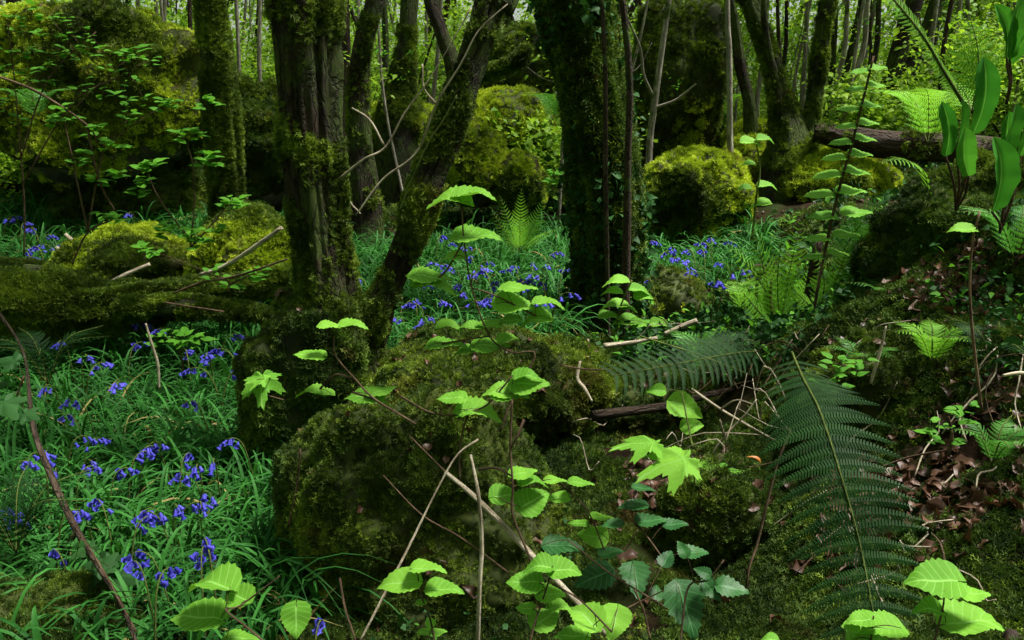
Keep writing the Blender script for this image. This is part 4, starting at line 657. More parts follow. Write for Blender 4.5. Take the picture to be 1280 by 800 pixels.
# ------------------------------------------------------------------ ferns
def pinna_geo(m=12, w=.2, teeth=True, curve=.1):
    V = []; Fc = []
    for i in range(m):
        t = i / m; t2 = (i + 1) / m; hw = w * .5 * (1 - t) ** .7 + .008
        for sgn in (-1, 1):
            y0, y1 = t, t + .85 / m; a = len(V); z = lambda y: -curve * y * y; bend = .35 / m
            V += [(0, y0, z(y0)), (0, y1 - .1 / m, z(y1)), (sgn * hw, y1 + bend + .004, z(y1) - .015), (sgn * hw * .9, y0 + bend * 1.3 + .25 / m, z(y0) - .02)]; Fc.append([a, a + 1, a + 2, a + 3] if sgn < 0 else [a + 3, a + 2, a + 1, a])
    V = np.array(V); V[:, 0] += .22 * V[:, 1] ** 2; return V, np.array(Fc)
PG = {k: pinna_geo(*v) for k, v in {'near': (22, .25), 'mid': (11, .25), 'far': (6, .24)}.items()}
PME = {}
def frond(parent, base, pts, nrmv, Lmax, npair, lod, mat, ang=.35, rad=.0022, droop=.15, prof=None, rach='twig_green', parts=False, t0=.1, nm='frond'):
    P = spline(pts, 40); T = unit(np.gradient(P, axis=0)); mbr = MB(); V, q, b, c = tube(P, [rad, rad * .35], 6, 40); mbr.add(V, np.vstack([q, c]), b); ro = mbr.out(nm, M[rach], parent, base, "bk"); mb = MB(); g = PG[lod]
    for k in range(npair):
        t = t0 + (1 - t0) * (k + .5) / npair; u = t * 39; i = int(u); f = u - i; i2 = min(i + 1, 39); p = P[i] * (1 - f) + P[i2] * f; tg = unit(T[i]); nn = unit(np.asarray(nrmv, float) - tg * np.dot(nrmv, tg)); s = np.cross(tg, nn)
        l = Lmax * (prof(t) if prof else (math.sin(math.pi * min(1, (t * .93 + .07)) ** .75) ** .9 * .95 + .05))
        for sg in (-1, 1):
            y = unit(s * sg * math.cos(ang) + tg * math.sin(ang) + random.uniform(-.06, .06) * nn - nn * droop * .5); x = unit(np.cross(y, nn)); x = x * (1 if np.dot(x, tg) > 0 else -1); z = np.cross(x, y) * (1 if sg > 0 else -1); z = z * (1 if np.dot(z, nn) > 0 else -1); y = unit(y + tg * random.uniform(-.08, .08)); x = unit(x - y * np.dot(x, y)); l2 = l * random.uniform(.84, 1.06)
            if parts:
                key = (lod, mat)
                if key not in PME: PME[key] = proto('pinna', g[0], g[1], M[mat]).data
                o_ = p - base; inst('pinna', PME[key], ro, Matrix(((x[0] * l2, y[0] * l2, z[0] * l2, o_[0]), (x[1] * l2, y[1] * l2, z[1] * l2, o_[1]), (x[2] * l2, y[2] * l2, z[2] * l2, o_[2]), (0, 0, 0, 1))))
            else: mb.add(g[0] * l2 @ np.stack([x, y, z]) + p, g[1])
    if not parts: mb.out('pinnae', M[mat], ro, base)['kind'] = 'stuff'
    return ro
def fern(label, base, specs, Lmax, npair, lod, mat, name='fern', group=None, parts=False, **kw):
    t = thing(name, label, 'fern', base, group)
    for sp in specs: frond(t, base, sp[0], sp[1], Lmax * (sp[2] if len(sp) > 2 else 1), npair, lod, mat, parts=parts, **kw)
    return t
b0 = at(985, 440, 1.95)
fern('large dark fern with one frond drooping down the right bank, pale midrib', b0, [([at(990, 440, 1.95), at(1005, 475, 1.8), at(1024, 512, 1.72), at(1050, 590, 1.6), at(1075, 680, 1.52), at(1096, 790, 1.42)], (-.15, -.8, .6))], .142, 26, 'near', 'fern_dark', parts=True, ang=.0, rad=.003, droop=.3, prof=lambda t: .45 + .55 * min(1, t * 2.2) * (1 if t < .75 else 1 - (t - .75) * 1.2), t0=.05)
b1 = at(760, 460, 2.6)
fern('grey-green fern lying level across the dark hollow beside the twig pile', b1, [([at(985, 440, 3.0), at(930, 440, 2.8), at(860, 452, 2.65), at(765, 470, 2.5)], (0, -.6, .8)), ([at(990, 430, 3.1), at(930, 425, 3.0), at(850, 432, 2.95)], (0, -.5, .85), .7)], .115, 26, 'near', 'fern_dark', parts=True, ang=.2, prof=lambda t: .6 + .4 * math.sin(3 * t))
b2 = at(650, 315, 5.6)
fern('bright shuttlecock fern standing among bluebells behind the sapling', b2, [([b2, at(640, 290, 5.6), at(625, 245, 5.6)], (0, -.7, .7)), ([b2, at(650, 280, 5.5), at(652, 236, 5.4)], (0, -.7, .7)), ([b2, at(665, 285, 5.6), at(682, 245, 5.6)], (0, -.7, .7)), ([b2, at(636, 300, 5.4), at(612, 258, 5.3)], (.2, -1, .3), .8), ([b2, at(668, 300, 5.5), at(700, 285, 5.4)], (0, -.6, .8), .8)], .075, 20, 'mid', 'fern_bright')
b3 = at(975, 420, 3.3); up_ = (0, -.75, .65)
fern('upright pale fern with several fronds right of the bluebell glade', b3, [([b3, at(955, 360, 3.3), at(903, 297, 3.2)], (.3, -.75, .6)), ([b3, at(958, 350, 3.3), at(940, 275, 3.2)], up_), ([b3, at(985, 350, 3.3), at(1003, 268, 3.2)], up_), ([b3, at(972, 350, 3.25), at(978, 292, 3.1)], up_, .9), ([b3, at(1000, 375, 3.3), at(1022, 330, 3.2)], up_, .8), ([b3, at(945, 385, 3.2), at(915, 350, 3.1)], up_, .8)], .085, 20, 'mid', 'fern_bright')
b3b = at(1025, 395, 3.0)
fern('fern with slim fronds at the foot of the reddish broken stem', b3b, [([b3b, at(1030, 350, 3.0), at(1015, 300, 2.9)], up_), ([b3b, at(1045, 350, 3.0), at(1062, 305, 2.95)], up_), ([b3b, at(1010, 380, 2.95), at(985, 355, 2.9)], up_, .8)], .06, 18, 'mid', 'fern_bright')
b4 = at(1040, 340, 3.0)
fern('dark blade-like fern frond slanting up the crest of the right bank', b4, [([b4, at(1062, 300, 3.0), at(1085, 270, 2.95), at(1110, 250, 2.9)], (-.5, -.6, .6))], .09, 22, 'mid', 'fern')
b5 = at(1250, 120, 1.9)
fern('bright flat fern frond at the top right with widely spaced pinnae', b5, [([at(1215, 140, 2.1), at(1222, 100, 2.1), at(1222, 60, 2.1), at(1212, 20, 2.1)], (.1, -1, .1)), ([at(1215, 140, 2.1), at(1205, 115, 2.2), at(1180, 95, 2.3)], (0, -.7, .7), .6)], .085, 13, 'mid', 'fern_bright', ang=.1)
b6 = at(1200, 135, 1.6)
fern('narrow bright yellow-green frond slanting down from the top edge', b6, [([at(1205, 130, 1.7), at(1180, 90, 1.65), at(1150, 40, 1.6), at(1105, -15, 1.6)], (.3, -.8, .4))], .033, 36, 'mid', 'fern_bright', ang=.35, prof=lambda t: 1.0 - .3 * t, rad=.004)
b7 = at(1140, 215, 3.0)
fern('small drooping fern frond on the crest left of the strap ferns', b7, [([at(1165, 260, 2.8), at(1155, 215, 2.75), at(1130, 200, 2.7), at(1100, 203, 2.65)], (0, -.35, .9))], .06, 16, 'mid', 'fern_bright')
r = np.random.default_rng(55)
fs = [(45, 150, 5.5, .28, 'fern', 'fern half hidden under the leaf sprays at far left'), (720, 400, 4.9, .2, 'fern_dark', 'small dark fern at the left foot of the shaggy trunk'), (1160, 180, 4.5, .4, 'fern_bright', 'fern behind the drooping crest frond'), (880, 470, 3.2, .22, 'fern', 'small fern at the edge of the dark hollow'), (1245, 480, 2.1, .2, 'fern_dark', 'dark fern near the right edge of the bank'), (60, 480, 3.0, .25, 'fern_dark', 'dark fern among bluebells at the left edge'), (690, 150, 7.0, .3, 'fern', 'fern on the dark rock beside the shaggy trunk'), (900, 150, 9.5, .4, 'fern_bright', 'fern at the foot of the tall dark outcrop'), (1270, 330, 2.4, .22, 'fern', 'fern below the strap ferns at the right edge'), (20, 690, 2.1, .25, 'fern_dark', 'fern at the left edge behind the reddish bramble stem'), (1110, 395, 2.7, .16, 'fern', 'small fern above the pale scaly spike on the right bank'), (1075, 470, 2.35, .13, 'fern', 'tiny fern left of the pale scaly spike'), (1165, 455, 2.2, .14, 'fern_bright', 'tiny bright fern between the scaly spike and tall bare stem'), (880, 620, 2.2, .12, 'fern_bright', 'tiny bright fern below the jagged lobed leaves'), (930, 395, 3.8, .2, 'fern_bright', 'bright fern tuft at the edge of the right glade'), (1120, 300, 3.0, .16, 'fern_bright', 'small bright fern on the crest of the bank'), (1240, 580, 1.8, .12, 'fern', 'tiny fern beside the dead leaf patch on the bank')]
for px, py, Y, l, mt, lab in fs:
    b = at(px, py, Y); sp = []
    for k in range(6):
        a = k * 1.05 + r.uniform(-.3, .3); d = np.array([math.cos(a), math.sin(a), 0]); sp.append(([b, b + d * l * .35 + [0, 0, l * .6], b + d * l * .95 + [0, 0, l * .7]], -d * .5 + np.array([0, 0, 1]), r.uniform(.8, 1.1)))
    fern(lab, b, sp, l * .3, 16, 'mid' if Y < 5 else 'far', mt)
# fiddlehead
b8 = at(965, 445, 3.3); t = thing('fiddlehead', 'curled brown fiddlehead between the pale fern and the broken stem', 'fern shoot', b8)
for (x0, x1, y1) in ((965, 947, 345), (985, 965, 340)):
    sp = [at(x0, 445, 3.3), at(x1, y1 + 50, 3.3), at(x1 - 1, y1 + 10, 3.3)]
    if x1 == 947: sp += [at(x1 + 3 + 9 * math.cos(a) * (1 - .1 * k), y1 - 6 - 9 * math.sin(a) * (1 - .1 * k), 3.3) for k, a in enumerate(np.linspace(3.1, -3.5, 8))]
    V, q, b, c = tube(sp, [.008, .006, .006, .004], 8, 50, .002, .2, 3); mk('stalk', V, np.vstack([q, c]), M['twig_brown'], t, origin=b8, attrs={"bk": b})
# strap (hart's tongue) ferns at the right
def strap(parent, base, foot, tipp, wpx, Y, seed, bow=.16):
    A = at(*foot, Y); B = at(*tipp, Y - .03); d = B - A; l = np.linalg.norm(d); y = d / l; r = random.Random(seed); n = unit(np.array([r.uniform(-.5, .5), -1, .3])); n = unit(n - y * np.dot(n, y)); x = np.cross(y, n); w = .76 * wpx * Y / F; V = []; lf = []; nv, nu = 26, 3
    for i in range(nv + 1):
        t = i / nv; hw = w * .5 * (min(1, (t / .08)) ** .5) * (max(0, 1 - max(0, (t - .7) / .3) ** 2.4)) ** .6 * (.62 + .38 * min(1, t * 2.2)) * (1 + .05 * math.sin(t * 7 + seed)); hw = max(hw, .0008)
        for j in range(-nu, nu + 1):
            u = j / nu; V.append(A + y * t * l + x * (.07 * l * math.sin(math.pi * t) * (1 if seed % 2 else -1)) + x * u * hw * (1 + .03 * math.sin(t * 40 + seed)) + n * (.7 * abs(u) * hw + bow * l * (t * t - t) * -1 + .07 * hw * math.sin(t * 19 + seed + (u > 0)) * abs(u) - .35 * l * max(0, t - .7) ** 2)); lf.append((u, t, 0))
    k = 2 * nu + 1; Fc = np.array([[i * k + j, i * k + j + 1, (i + 1) * k + j + 1, (i + 1) * k + j] for i in range(nv) for j in range(2 * nu)]); mk('leaf', np.array(V), Fc, M['hart'], parent, origin=base, attrs={"lf": np.array(lf)})
def straps(label, foot, Y, Ls, seed):
    base = at(*foot, Y); t = thing('strap_fern', label, 'fern', base, 'strap ferns on the right bank'); mb = MB()
    for k, (a, b_, w, yy) in enumerate(Ls):
        strap(t, base, a, b_, w, yy, seed + k); V, q, b, c = tube([base, (base + at(*a, yy)) / 2 + [0, -.01, 0], at(*a, yy)], [.0025, .002, .0018], 6, 10); mb.add(V, np.vstack([q, c]), b)
    mb.out('stalks', M['twig_brown'], t, base, "bk")
straps('clump of bright strap leaves, short upright leaf pair on its left', (1195, 262), 1.5, [((1182, 195), (1178, 128), 24, 1.45), ((1196, 198), (1204, 126), 22, 1.46), ((1216, 168), (1230, 72), 34, 1.45), ((1211, 220), (1207, 160), 30, 1.4)], 1)
straps('strap fern with a broad shiny front leaf at the right edge', (1250, 290), 1.4, [((1240, 265), (1244, 172), 44, 1.32), ((1252, 205), (1272, 130), 30, 1.38), ((1275, 195), (1288, 100), 34, 1.4), ((1262, 190), (1262, 140), 26, 1.42)], 5)
straps('high strap leaves in a V against the top right corner', (1258, 130), 1.5, [((1258, 72), (1245, 6), 26, 1.5), ((1262, 74), (1278, -8), 26, 1.5), ((1258, 80), (1290, 20), 22, 1.52)], 9)

# ------------------------------------------------------------------ bluebells
bell_V = []; ns_ = 6
for (rr, z) in ((.0015, 0), (.0042, -.004), (.0045, -.012), (.0075, -.017), (.0095, -.0155)):
    for k in range(12): a = k * math.pi / 6; q_ = rr * (1 if k % 2 else (.72 if z < -.014 else .93)); bell_V.append((q_ * math.cos(a), q_ * math.sin(a), z))
bell_F = np.array([[i * 12 + j, i * 12 + (j + 1) % 12, (i + 1) * 12 + (j + 1) % 12, (i + 1) * 12 + j] for i in range(4) for j in range(12)])
BELL = proto('bell', np.array(bell_V), bell_F, M['petal']).data
BB = {}
def bb_variant(v):
    r = np.random.default_rng(v); H = .25 + .05 * r.random(); a0 = r.uniform(0, 6.28); d = np.array([math.cos(a0), math.sin(a0), 0])
    P = [np.zeros(3), d * .015 + [0, 0, H * .5], d * .04 + [0, 0, H * .88], d * .075 + [0, 0, H * .98], d * .10 + [0, 0, H * .93]]
    V, q, b, c = tube(P, [.0028, .002, .0012], 6, 20); st = proto('stem', V, np.vstack([q, c]), M['twig_green'], {"bk": b}).data; S_ = spline(P, 40); fl = []
    nf = r.integers(4, 9)
    for k in range(nf):
        p = S_[int(21 + 18 * k / (nf - 1))]; aa = a0 + r.normal(0, .9); o = p + np.array([math.cos(aa), math.sin(aa), 0]) * r.uniform(.006, .014) + [0, 0, -.004]; tilt = r.uniform(.2, .9)
        z = -np.array([math.cos(aa) * math.sin(tilt), math.sin(aa) * math.sin(tilt), -math.cos(tilt)]); R = rotm(z[None], np.array([[.3, .2, .1]]))[0] * r.uniform(.95, 1.3); m = Matrix([list(R[i]) + [float(o[i])] for i in range(3)] + [[0, 0, 0, 1]]); fl.append(m)
    mb = MB(); bv = np.array(bell_V)
    for m in fl: A = np.array(m); mb.add(bv @ A[:3, :3].T + A[:3, 3], bell_F)
    return st, fl, proto('flowers', np.vstack(mb.v), np.vstack(mb.f), M['petal']).data, P
VAR = [bb_variant(v) for v in range(7)]
LF = [(78, 397), (103, 437), (115, 452), (60, 476), (91, 493), (84, 513), (151, 471), (181, 397), (191, 403), (213, 405), (164, 400), (169, 425), (233, 435), (260, 435), (285, 413), (297, 391), (285, 432), (256, 455), (290, 459), (240, 496), (316, 428), (30, 570), (56, 559), (42, 560), (69, 579), (15, 636), (30, 641), (5, 630), (111, 577), (112, 570), (120, 543), (101, 540), (154, 579), (192, 547), (186, 552), (175, 559), (231, 562), (246, 574), (267, 567), (228, 586), (258, 608), (290, 542), (89, 631), (95, 635), (123, 619), (70, 682), (184, 633), (188, 628), (180, 640), (219, 624), (250, 621), (243, 622), (258, 670), (252, 678), (172, 682), (170, 695), (204, 705), (398, 770), (78, 420)]
UL = [(327, 368), (169, 353), (35, 312), (42, 282), (10, 267), (61, 302), (49, 305), (165, 262), (15, 270), (28, 275), (30, 318), (55, 290), (8, 208), (90, 300)]
CE = [(548, 292), (580, 306), (535, 324), (550, 327), (557, 339), (602, 324), (597, 331), (609, 336), (593, 339), (641, 333), (646, 330), (656, 346), (658, 352), (676, 346), (680, 350), (672, 340), (682, 326), (690, 312), (703, 333), (703, 361), (523, 376), (520, 372), (547, 371), (508, 373), (499, 393), (614, 354), (606, 365), (590, 371), (619, 370), (509, 422), (525, 419), (486, 439), (538, 425), (666, 326), (573, 349), (531, 351), (541, 398), (489, 452), (454, 343), (560, 300), (625, 345), (640, 350), (570, 330), (590, 318), (712, 345), (665, 365), (575, 360), (530, 390)]
RI = [(828, 311), (810, 343), (811, 297), (884, 300), (857, 321), (865, 309), (916, 331), (896, 343), (920, 299), (845, 318), (838, 305), (880, 310), (905, 325), (870, 335), (890, 295), (850, 330)]
kk = 0
for zone, lst, gname, lab in (('l', LF, 'bluebells in the left meadow', None), ('u', UL, 'bluebells by the upper left rocks', 'bluebell near the flat rock at upper left, behind the mossy log'), ('c', CE, 'bluebells in the central glade', 'violet bluebell in the glade between the leaning and shaggy trunks'), ('r', RI, 'bluebells in the right glade', 'violet bluebell right of the shaggy trunk below the yellow boulder')):
    for (px, py) in lst:
        st, fl, fm, P = VAR[kk % 7]; tip = P[3]; rz = random.uniform(0, 6.28); h = hit(px, py, .29); g = np.array([h[0] - tip[0] * .9 * math.cos(rz) + tip[1] * .9 * math.sin(rz), h[1] - tip[0] * .9 * math.sin(rz) - tip[1] * .9 * math.cos(rz), 0]); g[2] = gnd(g[0], g[1]); f = (h[2] - g[2]) / tip[2]
        if zone == 'l': lb = ('bluebell with a drooping cluster in the left meadow, ' + ('close to the reddish bramble stem' if px < 110 and py > 500 else 'just below the mossy log' if py < 480 else 'midway between bramble stem and boulder' if px < 215 else 'beside the tree-bearing boulder'))
        else: lb = lab
        if (px, py) == (204, 705): lb = 'nearest bluebell, large drooping violet flowers low in the left meadow'
        if (px, py) == (398, 770): lb = 'lone bluebell at the bottom between round leaf and big boulder'
        if h[1] > 20: continue
        t = thing('bluebell', lb, 'bluebell', g, gname if 'nearest' not in lb and 'lone' not in lb else None); sc = float(np.clip(f, .6, 1.6)); t.rotation_euler = (0, 0, rz)
        t.scale = (sc * (.9 if h[1] < 3.3 else 1.25), sc * (.9 if h[1] < 3.3 else 1.25), sc * .95); inst('stem', st, t)
        if h[1] < 3.3:
            for m in fl: inst('flower', BELL, t, m)
        else: inst('flowers', fm, t)['kind'] = 'stuff'
        kk += 1

# ------------------------------------------------------------------ ground cover
def inside(P, zones): 
    m = np.zeros(len(P), bool)
    for (x, y, rx, ry) in zones: m |= ((P[:, 0] - x) / rx) ** 2 + ((P[:, 1] - y) / ry) ** 2 < 1 + .35 * fbm(P * 1.5, 2, 3)
    return m
def ell(px, py, rx, ry): h = hit(px, py); return (h[0], h[1], rx, ry)
def rand_ground(n, x0, x1, y0, y1, seed):
    r = np.random.default_rng(seed); x = r.uniform(x0, x1, n); y = r.uniform(y0, y1, n); return np.stack([x, y, hgt(x, y)], -1)
def offb(P, k=.85):                                      # keep off the boulders
    m = np.ones(len(P), bool)
    for c, rx, ry, rz in BOULD: m &= ((P[:, 0] - c[0]) / rx) ** 2 + ((P[:, 1] - c[1]) / ry) ** 2 + ((P[:, 2] - c[2]) / rz) ** 2 > k
    return m
ZB = [(-1.35, 2.9, .75, 1.3), (-1.0, 2.2, .55, .6), (-1.7, 4.0, .9, .9), (-1.1, 3.7, .5, .9), (-2.9, 6.3, 1.2, .9), (-.5, 5.0, .9, 1.1), (.1, 6.1, 1.1, .9), (1.25, 6.1, .6, .7), (-.3, 4.5, .5, .5), (-2.1, 3.2, .9, 1.5)]
P = rand_ground(9800, -4, 2.4, 1.4, 7.5, 21); P = P[inside(P, ZB) & offb(P)]
scatter('bluebell_leaves', P, nrm(P[:, 0], P[:, 1]) + [0, 0, 1], np.random.default_rng(3).uniform(.6, 1.15, len(P)) * (1 + .1 * (P[:, 1] > 4)), TUFT, label='dense blue-green strap leaves of the bluebell carpet', cat='leaves', jit=.12)
P = rand_ground(150000, -7, 7, .9, 14, 22); P = P[offb(P, .9)]; m = (fbm(P * 1.1, 3, 31) > -.12) & ~inside(P, ZB[:]); m &= np.random.default_rng(1).random(len(P)) < np.clip(6 / P[:, 1] ** 1.2, .08, 1); P = P[m]; r = np.random.default_rng(5)
Q = rand_ground(170000, -2.2, 3.2, .9, 4.6, 122); lz = inside(Q, [ell(1170, 620, .17, .16), ell(1200, 350, .08, .08), ell(850, 600, .12, .12), ell(760, 470, .1, .1)]); Q = Q[offb(Q, .95) & (fbm(Q * 3, 3, 31) > -.3) & ~inside(Q, ZB) & ~lz]; P = np.vstack([P, Q]); r = np.random.default_rng(5)
scatter('ground_moss', P, nrm(P[:, 0], P[:, 1]), r.uniform(.7, 1.5, len(P)) * .020 * np.maximum(1, P[:, 1] / 2.3) ** .85, MOSSP['moss_d'] + MOSSP['moss'][:1], label='low green moss covering the woodland floor', cat='moss', jit=.4)
P = rand_ground(60000, -7, 7, .9, 13, 23); w = inside(P, [ell(1170, 620, .35, .35), ell(1200, 350, .2, .2), ell(850, 600, .2, .2), ell(760, 470, .3, .2), ell(350, 740, .3, .3), ell(480, 260, .8, .8), ell(700, 270, .6, .6)]); Q = rand_ground(15000, -1, 2.6, 1.2, 4.2, 123); P = np.vstack([P, Q[inside(Q, [ell(1170, 620, .26, .25), ell(1200, 350, .15, .15), ell(850, 600, .16, .16), ell(760, 470, .2, .15)])]]); w = np.concatenate([w & (P[:len(w), 0] < 5), np.ones(len(P) - len(w), bool)])
m = (np.random.default_rng(9).random(len(P)) < np.where(w, .95, .13)) & offb(P, 1) & ~(inside(P, ZB) & ~w); P = P[m]
scatter('dead_leaves', P + [0, 0, .012], nrm(P[:, 0], P[:, 1]), np.random.default_rng(8).uniform(.02, .065, len(P)), LITTER, label='brown dead leaves littering the woodland floor', cat='leaf litter', jit=.6)
P = np.vstack([rand_ground(9000, -7, 7, 1.2, 13, 24), rand_ground(2600, .5, 2.6, 1.6, 4.2, 25)]); m = (fbm(P * .9, 3, 77) > .05) & offb(P, 1) & ~inside(P, ZB[:7]); P = P[m] + [0, 0, .05]
scatter('woodland_herbs', P, np.tile([0, -.1, 1.], (len(P), 1)), np.random.default_rng(8).uniform(.5, 1.1, len(P)) * np.clip(P[:, 1] / 4, .5, 1.6), CLIVY + CLSM[:1], label='small herbs and ivy leaves over the floor', cat='ground cover', jit=.3)
# ivy and small leaves on the shaggy trunk as part of it
sh = bpy.data.objects['shaggy_tree']; V0 = np.array([v.co[:] for v in bpy.data.objects['trunk.002'].data.vertices]) if 'trunk.002' in bpy.data.objects else None

# shrubs of the understory (each its own)
def shrub(label, px, py, Y, R, H, n, seed, protos=CLBG, sc=(.6, 1.2), group=None):
    b = at(px, py, Y); b[2] = min(b[2], gnd(b[0], b[1]) + .0); t = thing('shrub', label, 'shrub', b, group); r = np.random.default_rng(seed); mb = MB()
    Pn = []
    for k in range(7):
        a = r.uniform(0, 6.28); e = b + np.array([math.cos(a) * R * r.uniform(.3, 1), math.sin(a) * R * .6, H * r.uniform(.6, 1)]); mid = (b + e) / 2 + [r.normal(0, .08), 0, H * .12]; V, q, bb, c = tube([b, mid, e], [.012, .008, .003], 6, 12); mb.add(V, np.vstack([q, c]), bb); S_ = spline([b, mid, e], 20)[6:]
        Pn.append(S_[r.integers(0, len(S_), n // 7)] + r.normal(0, 1, (n // 7, 3)) * np.array([.22, .18, .12]) * R)
    mb.out('stem', M['bark_brown'], t, b, "bk"); Pn = np.vstack(Pn); scatter('foliage', Pn, np.tile([0, -.15, 1.], (len(Pn), 1)), r.uniform(*sc, len(Pn)), protos, t, b, .25, seed=seed)
for k, (px, py, Y, R, H, n, lab) in enumerate([(30, 150, 8.5, 1.2, 1.6, 260, 'leafy shrub behind the sprays in the top left corner'), (230, 120, 10, 1.2, 1.8, 220, 'shrub of glossy leaves above the big boulder'), (320, 140, 10.5, 1.1, 1.8, 220, 'shrub between the mossy tree and upright trunk'), (455, 160, 11, 1.3, 1.8, 200, 'green shrub behind the slender dark tree'),
        (560, 150, 12, 1.3, 1.9, 200, 'green shrub seen behind the leaning trunk'), (800, 190, 11, 1.2, 1.6, 200, 'shrub behind the brown stems near centre'), (1000, 160, 13, 1.5, 1.6, 200, 'pale green shrub behind the forked tree'), (930, 150, 11, 1.0, 1.1, 160, 'low bright shrub left of the forked tree'), (1085, 190, 8.4, .8, .8, 160, 'low shrub behind the fallen trunk'),
        (1190, 200, 10, 1.1, 1.4, 200, 'shrub behind the strap ferns'), (1270, 200, 8, .9, 1.2, 160, 'shrub at the upper right edge'), (20, 260, 7, .7, .8, 120, 'low shrub at the far left above the bluebells'), (720, 190, 8, .6, .8, 100, 'dark shrub behind the shaggy trunk'), (610, 120, 10.5, .8, 1.8, 160, 'tall bright shrub between the leaning and shaggy trunks'), (770, 160, 10, .7, 1.8, 160, 'bright shrub behind the slim brown pole'), (1150, 160, 11, 1.2, 2, 220, 'tall bright shrub beyond the right end of the fallen trunk'), (890, 150, 12, .9, 2, 180, 'tall bright shrub right of the tall dark outcrop'), (420, 150, 9.5, .5, 1.6, 130, 'narrow bright shrub just right of the upright trunk')]):
    shrub(lab, px, py, Y, R, H, int(n * 1.7), 400 + k)

# the wood all round: foliage mass behind, beside and overhead
r = np.random.default_rng(77)
def mass(name, label, n, f, sc, seed): 
    P = f(np.random.default_rng(seed), n); scatter(name, P, np.tile([0, 0, 1.], (len(P), 1)), np.random.default_rng(seed + 1).uniform(*sc, len(P)), CLBG, label=label, cat='foliage', jit=.35, seed=seed)
def ring(r, n):
    a = r.uniform(0, 2 * np.pi, n); d = r.uniform(12, 34, n); x = d * np.sin(a); y = d * np.cos(a); z = hgt(x, y) + r.uniform(0, 1, n) ** 1.3 * 9; P = np.stack([x, y, z], -1); return P[fbm(P * .35, 3, 5) > -.2]
mass('far_foliage', 'bright green leaves of the wood beyond the trunks', 135000, ring, (.8, 1.7), 5)
def canopy(r, n):
    x = r.uniform(-14, 14, n); y = r.uniform(-10, 18, n); z = r.uniform(6.2, 9.5, n); P = np.stack([x, y, z], -1); return P[(fbm(P * .45, 3, 15) > -.13 + 1.2 * ((P[:, 1] > 4.6) & (P[:, 1] < 17))) ]  # unseen leaves shade the foreground; gap cut so sun reaches the boulders
mass('unseen_shade_canopy', 'unseen leafy canopy overhead, cut open to let sun onto the middle boulders', 9000, canopy, (1.2, 2.2), 6)

# tell repeats apart: by the nearest landmark, and how close to it they stand
def proj(w):
    d = np.asarray(w, float) - CAM; zc = d[1] * math.cos(PITCH) - d[2] * math.sin(PITCH); yc = d[1] * math.sin(PITCH) + d[2] * math.cos(PITCH); return 640 + F * d[0] / zc, 400 - F * yc / zc
ORD = ['closest', 'second closest', 'third closest', 'fourth closest', 'fifth closest', 'sixth closest', 'seventh closest', 'eighth closest', 'ninth closest', 'tenth closest', 'eleventh closest', 'twelfth closest', 'thirteenth closest', 'fourteenth closest']
LM = [((219, 657), 'small yellow fallen leaf'), ((190, 440), 'pale bent dead flower stalk'), ((62, 590), 'reddish bramble cane'), ((262, 735), 'bright leaf group at bottom left'), ((300, 500), 'tree-bearing mossy boulder'), ((12, 500), 'ivy sprig at the left edge'), ((110, 385), 'thick mossy log'), ((98, 308), 'white forked stick'), ((165, 350), 'flat yellow mossy rock'), ((598, 294), 'upper sapling leaves'), ((645, 380), 'largest central sapling leaf'), ((545, 350), 'left tier of sapling leaves'), ((650, 290), 'shuttlecock fern'), ((490, 390), 'leaning trunk'), ((720, 330), 'shaggy tree'), ((868, 270), 'bright yellow boulder'), ((800, 330), 'brown pole stem'), ((940, 320), 'pale fern'), ((832, 375), 'small mossy hummock'), ((590, 410), 'lower sapling leaves')]
bins = {}
for o in [o for o in bpy.data.objects if o.name.split('.')[0] == 'bluebell']:
    if 'nearest' in o['label'] or 'lone' in o['label']: continue
    x, y = proj(o.location + Vector((0, 0, .22))); k = min(range(len(LM)), key=lambda q_: math.hypot(LM[q_][0][0] - x, LM[q_][0][1] - y)); dx, dy = x - LM[k][0][0], y - LM[k][0][1]
    bins.setdefault((k, 'right of' if dx > abs(dy) else 'left of' if -dx > abs(dy) else 'below' if dy > 0 else 'above'), []).append((math.hypot(dx, dy), o.name))
for (k, dr), L_ in bins.items():
    for i_, (d_, nm) in enumerate(sorted(L_)): bpy.data.objects[nm]['label'] = '%sviolet bluebell %s the %s' % ('' if len(L_) == 1 else ORD[min(i_, 13)] + ' ', dr, LM[k][1])
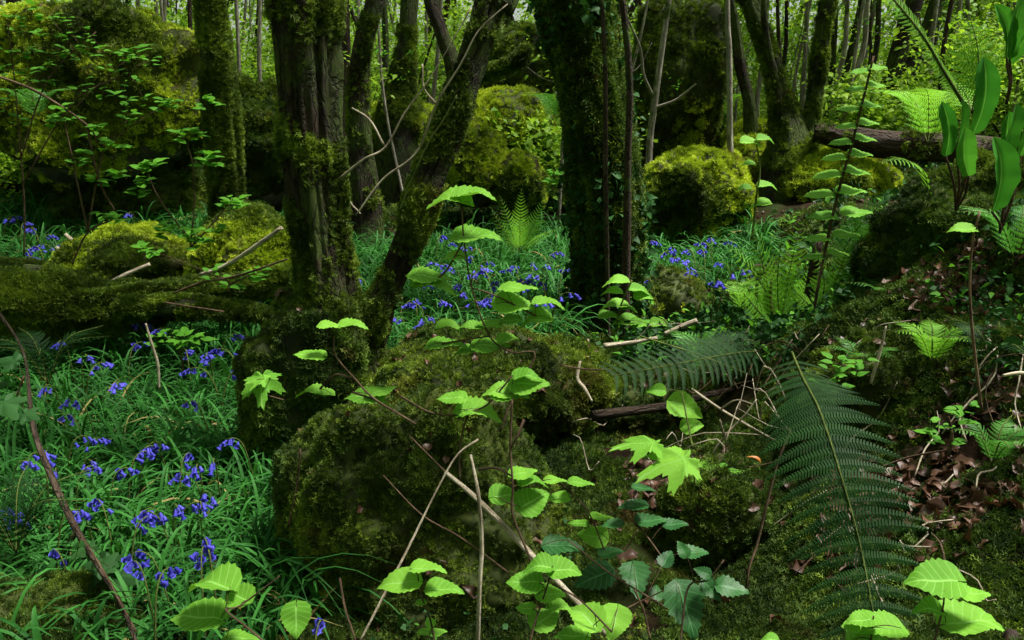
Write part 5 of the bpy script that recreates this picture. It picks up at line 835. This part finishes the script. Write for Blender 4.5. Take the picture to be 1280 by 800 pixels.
LT = [((760, 470), 'grey-green fern'), ((826, 580), 'jagged lobed leaves'), ((920, 515), 'longest white twig'), ((952, 578), 'orange brown fallen leaf'), ((1050, 600), 'drooping dark fern frond'), ((1095, 450), 'pale scaly dead spike'), ((1218, 400), 'tall thin bare stem'), ((1165, 725), 'bottom right seedling'), ((1010, 440), 'reddish broken stem'), ((1270, 466), 'pale curled stick'), ((1150, 590), 'dead leaf patch on the bank'), ((735, 440), 'twig tangle'), ((870, 410), 'pale broken branch end')]
bins = {}
for o in [o for o in bpy.data.objects if o.name.split('.')[0] == 'dead_twig']:
    x, y = proj(o.location); k = min(range(len(LT)), key=lambda q_: math.hypot(LT[q_][0][0] - x, LT[q_][0][1] - y)); dx, dy = x - LT[k][0][0], y - LT[k][0][1]
    bins.setdefault((k, 'right of' if dx > abs(dy) else 'left of' if -dx > abs(dy) else 'below' if dy > 0 else 'above'), []).append((math.hypot(dx, dy), o.name))
for (k, dr), L_ in bins.items():
    for i_, (d_, nm) in enumerate(sorted(L_)): bpy.data.objects[nm]['label'] = '%sshort dead twig %s the %s' % ('' if len(L_) == 1 else ORD[min(i_, 13)] + ' ', dr, LT[k][1])
bins = {}
for o in bpy.data.objects:
    if o.name.split('.')[0] in ('thin_tree', 'slender_sapling'): bins.setdefault(o['label'], []).append((proj(o.location)[0], o.name))
for lb, L_ in bins.items():
    if len(L_) > 1:
        for i_, (x, nm) in enumerate(sorted(L_)): bpy.data.objects[nm]['label'] = ['first', 'second', 'third', 'fourth', 'fifth', 'sixth', 'seventh', 'eighth', 'ninth', 'tenth', 'eleventh', 'twelfth', 'thirteenth', 'fourteenth', 'fifteenth', 'sixteenth', 'seventeenth', 'eighteenth', 'nineteenth', 'twentieth', 'last', 'last', 'last', 'last'][i_] + ' from left, ' + lb
# little fallen leaves
for px, py, mt, lab, s in [(219, 657, 'yellow', 'small yellow fallen leaf in the middle of the bluebell leaves', .035), (303, 763, 'yellow', 'yellow fallen leaf beside the bright leaf group at bottom left', .04), (952, 578, 'orange', 'orange brown fallen leaf left of the drooping fern frond', .045), (1020, 475, 'orange', 'tiny orange fallen leaf above the drooping frond', .02)]:
    h = hit(px, py, .06); o = mk('fallen_leaf', (leaf_geo(1, .55, 2, 6, 0, .5, .6)[0]) * s, leaf_geo(1, .55, 2, 6)[1], M[mt]); o.location = h; o.rotation_euler = (.5, .1, 1.3); tag(o, lab, 'leaf')
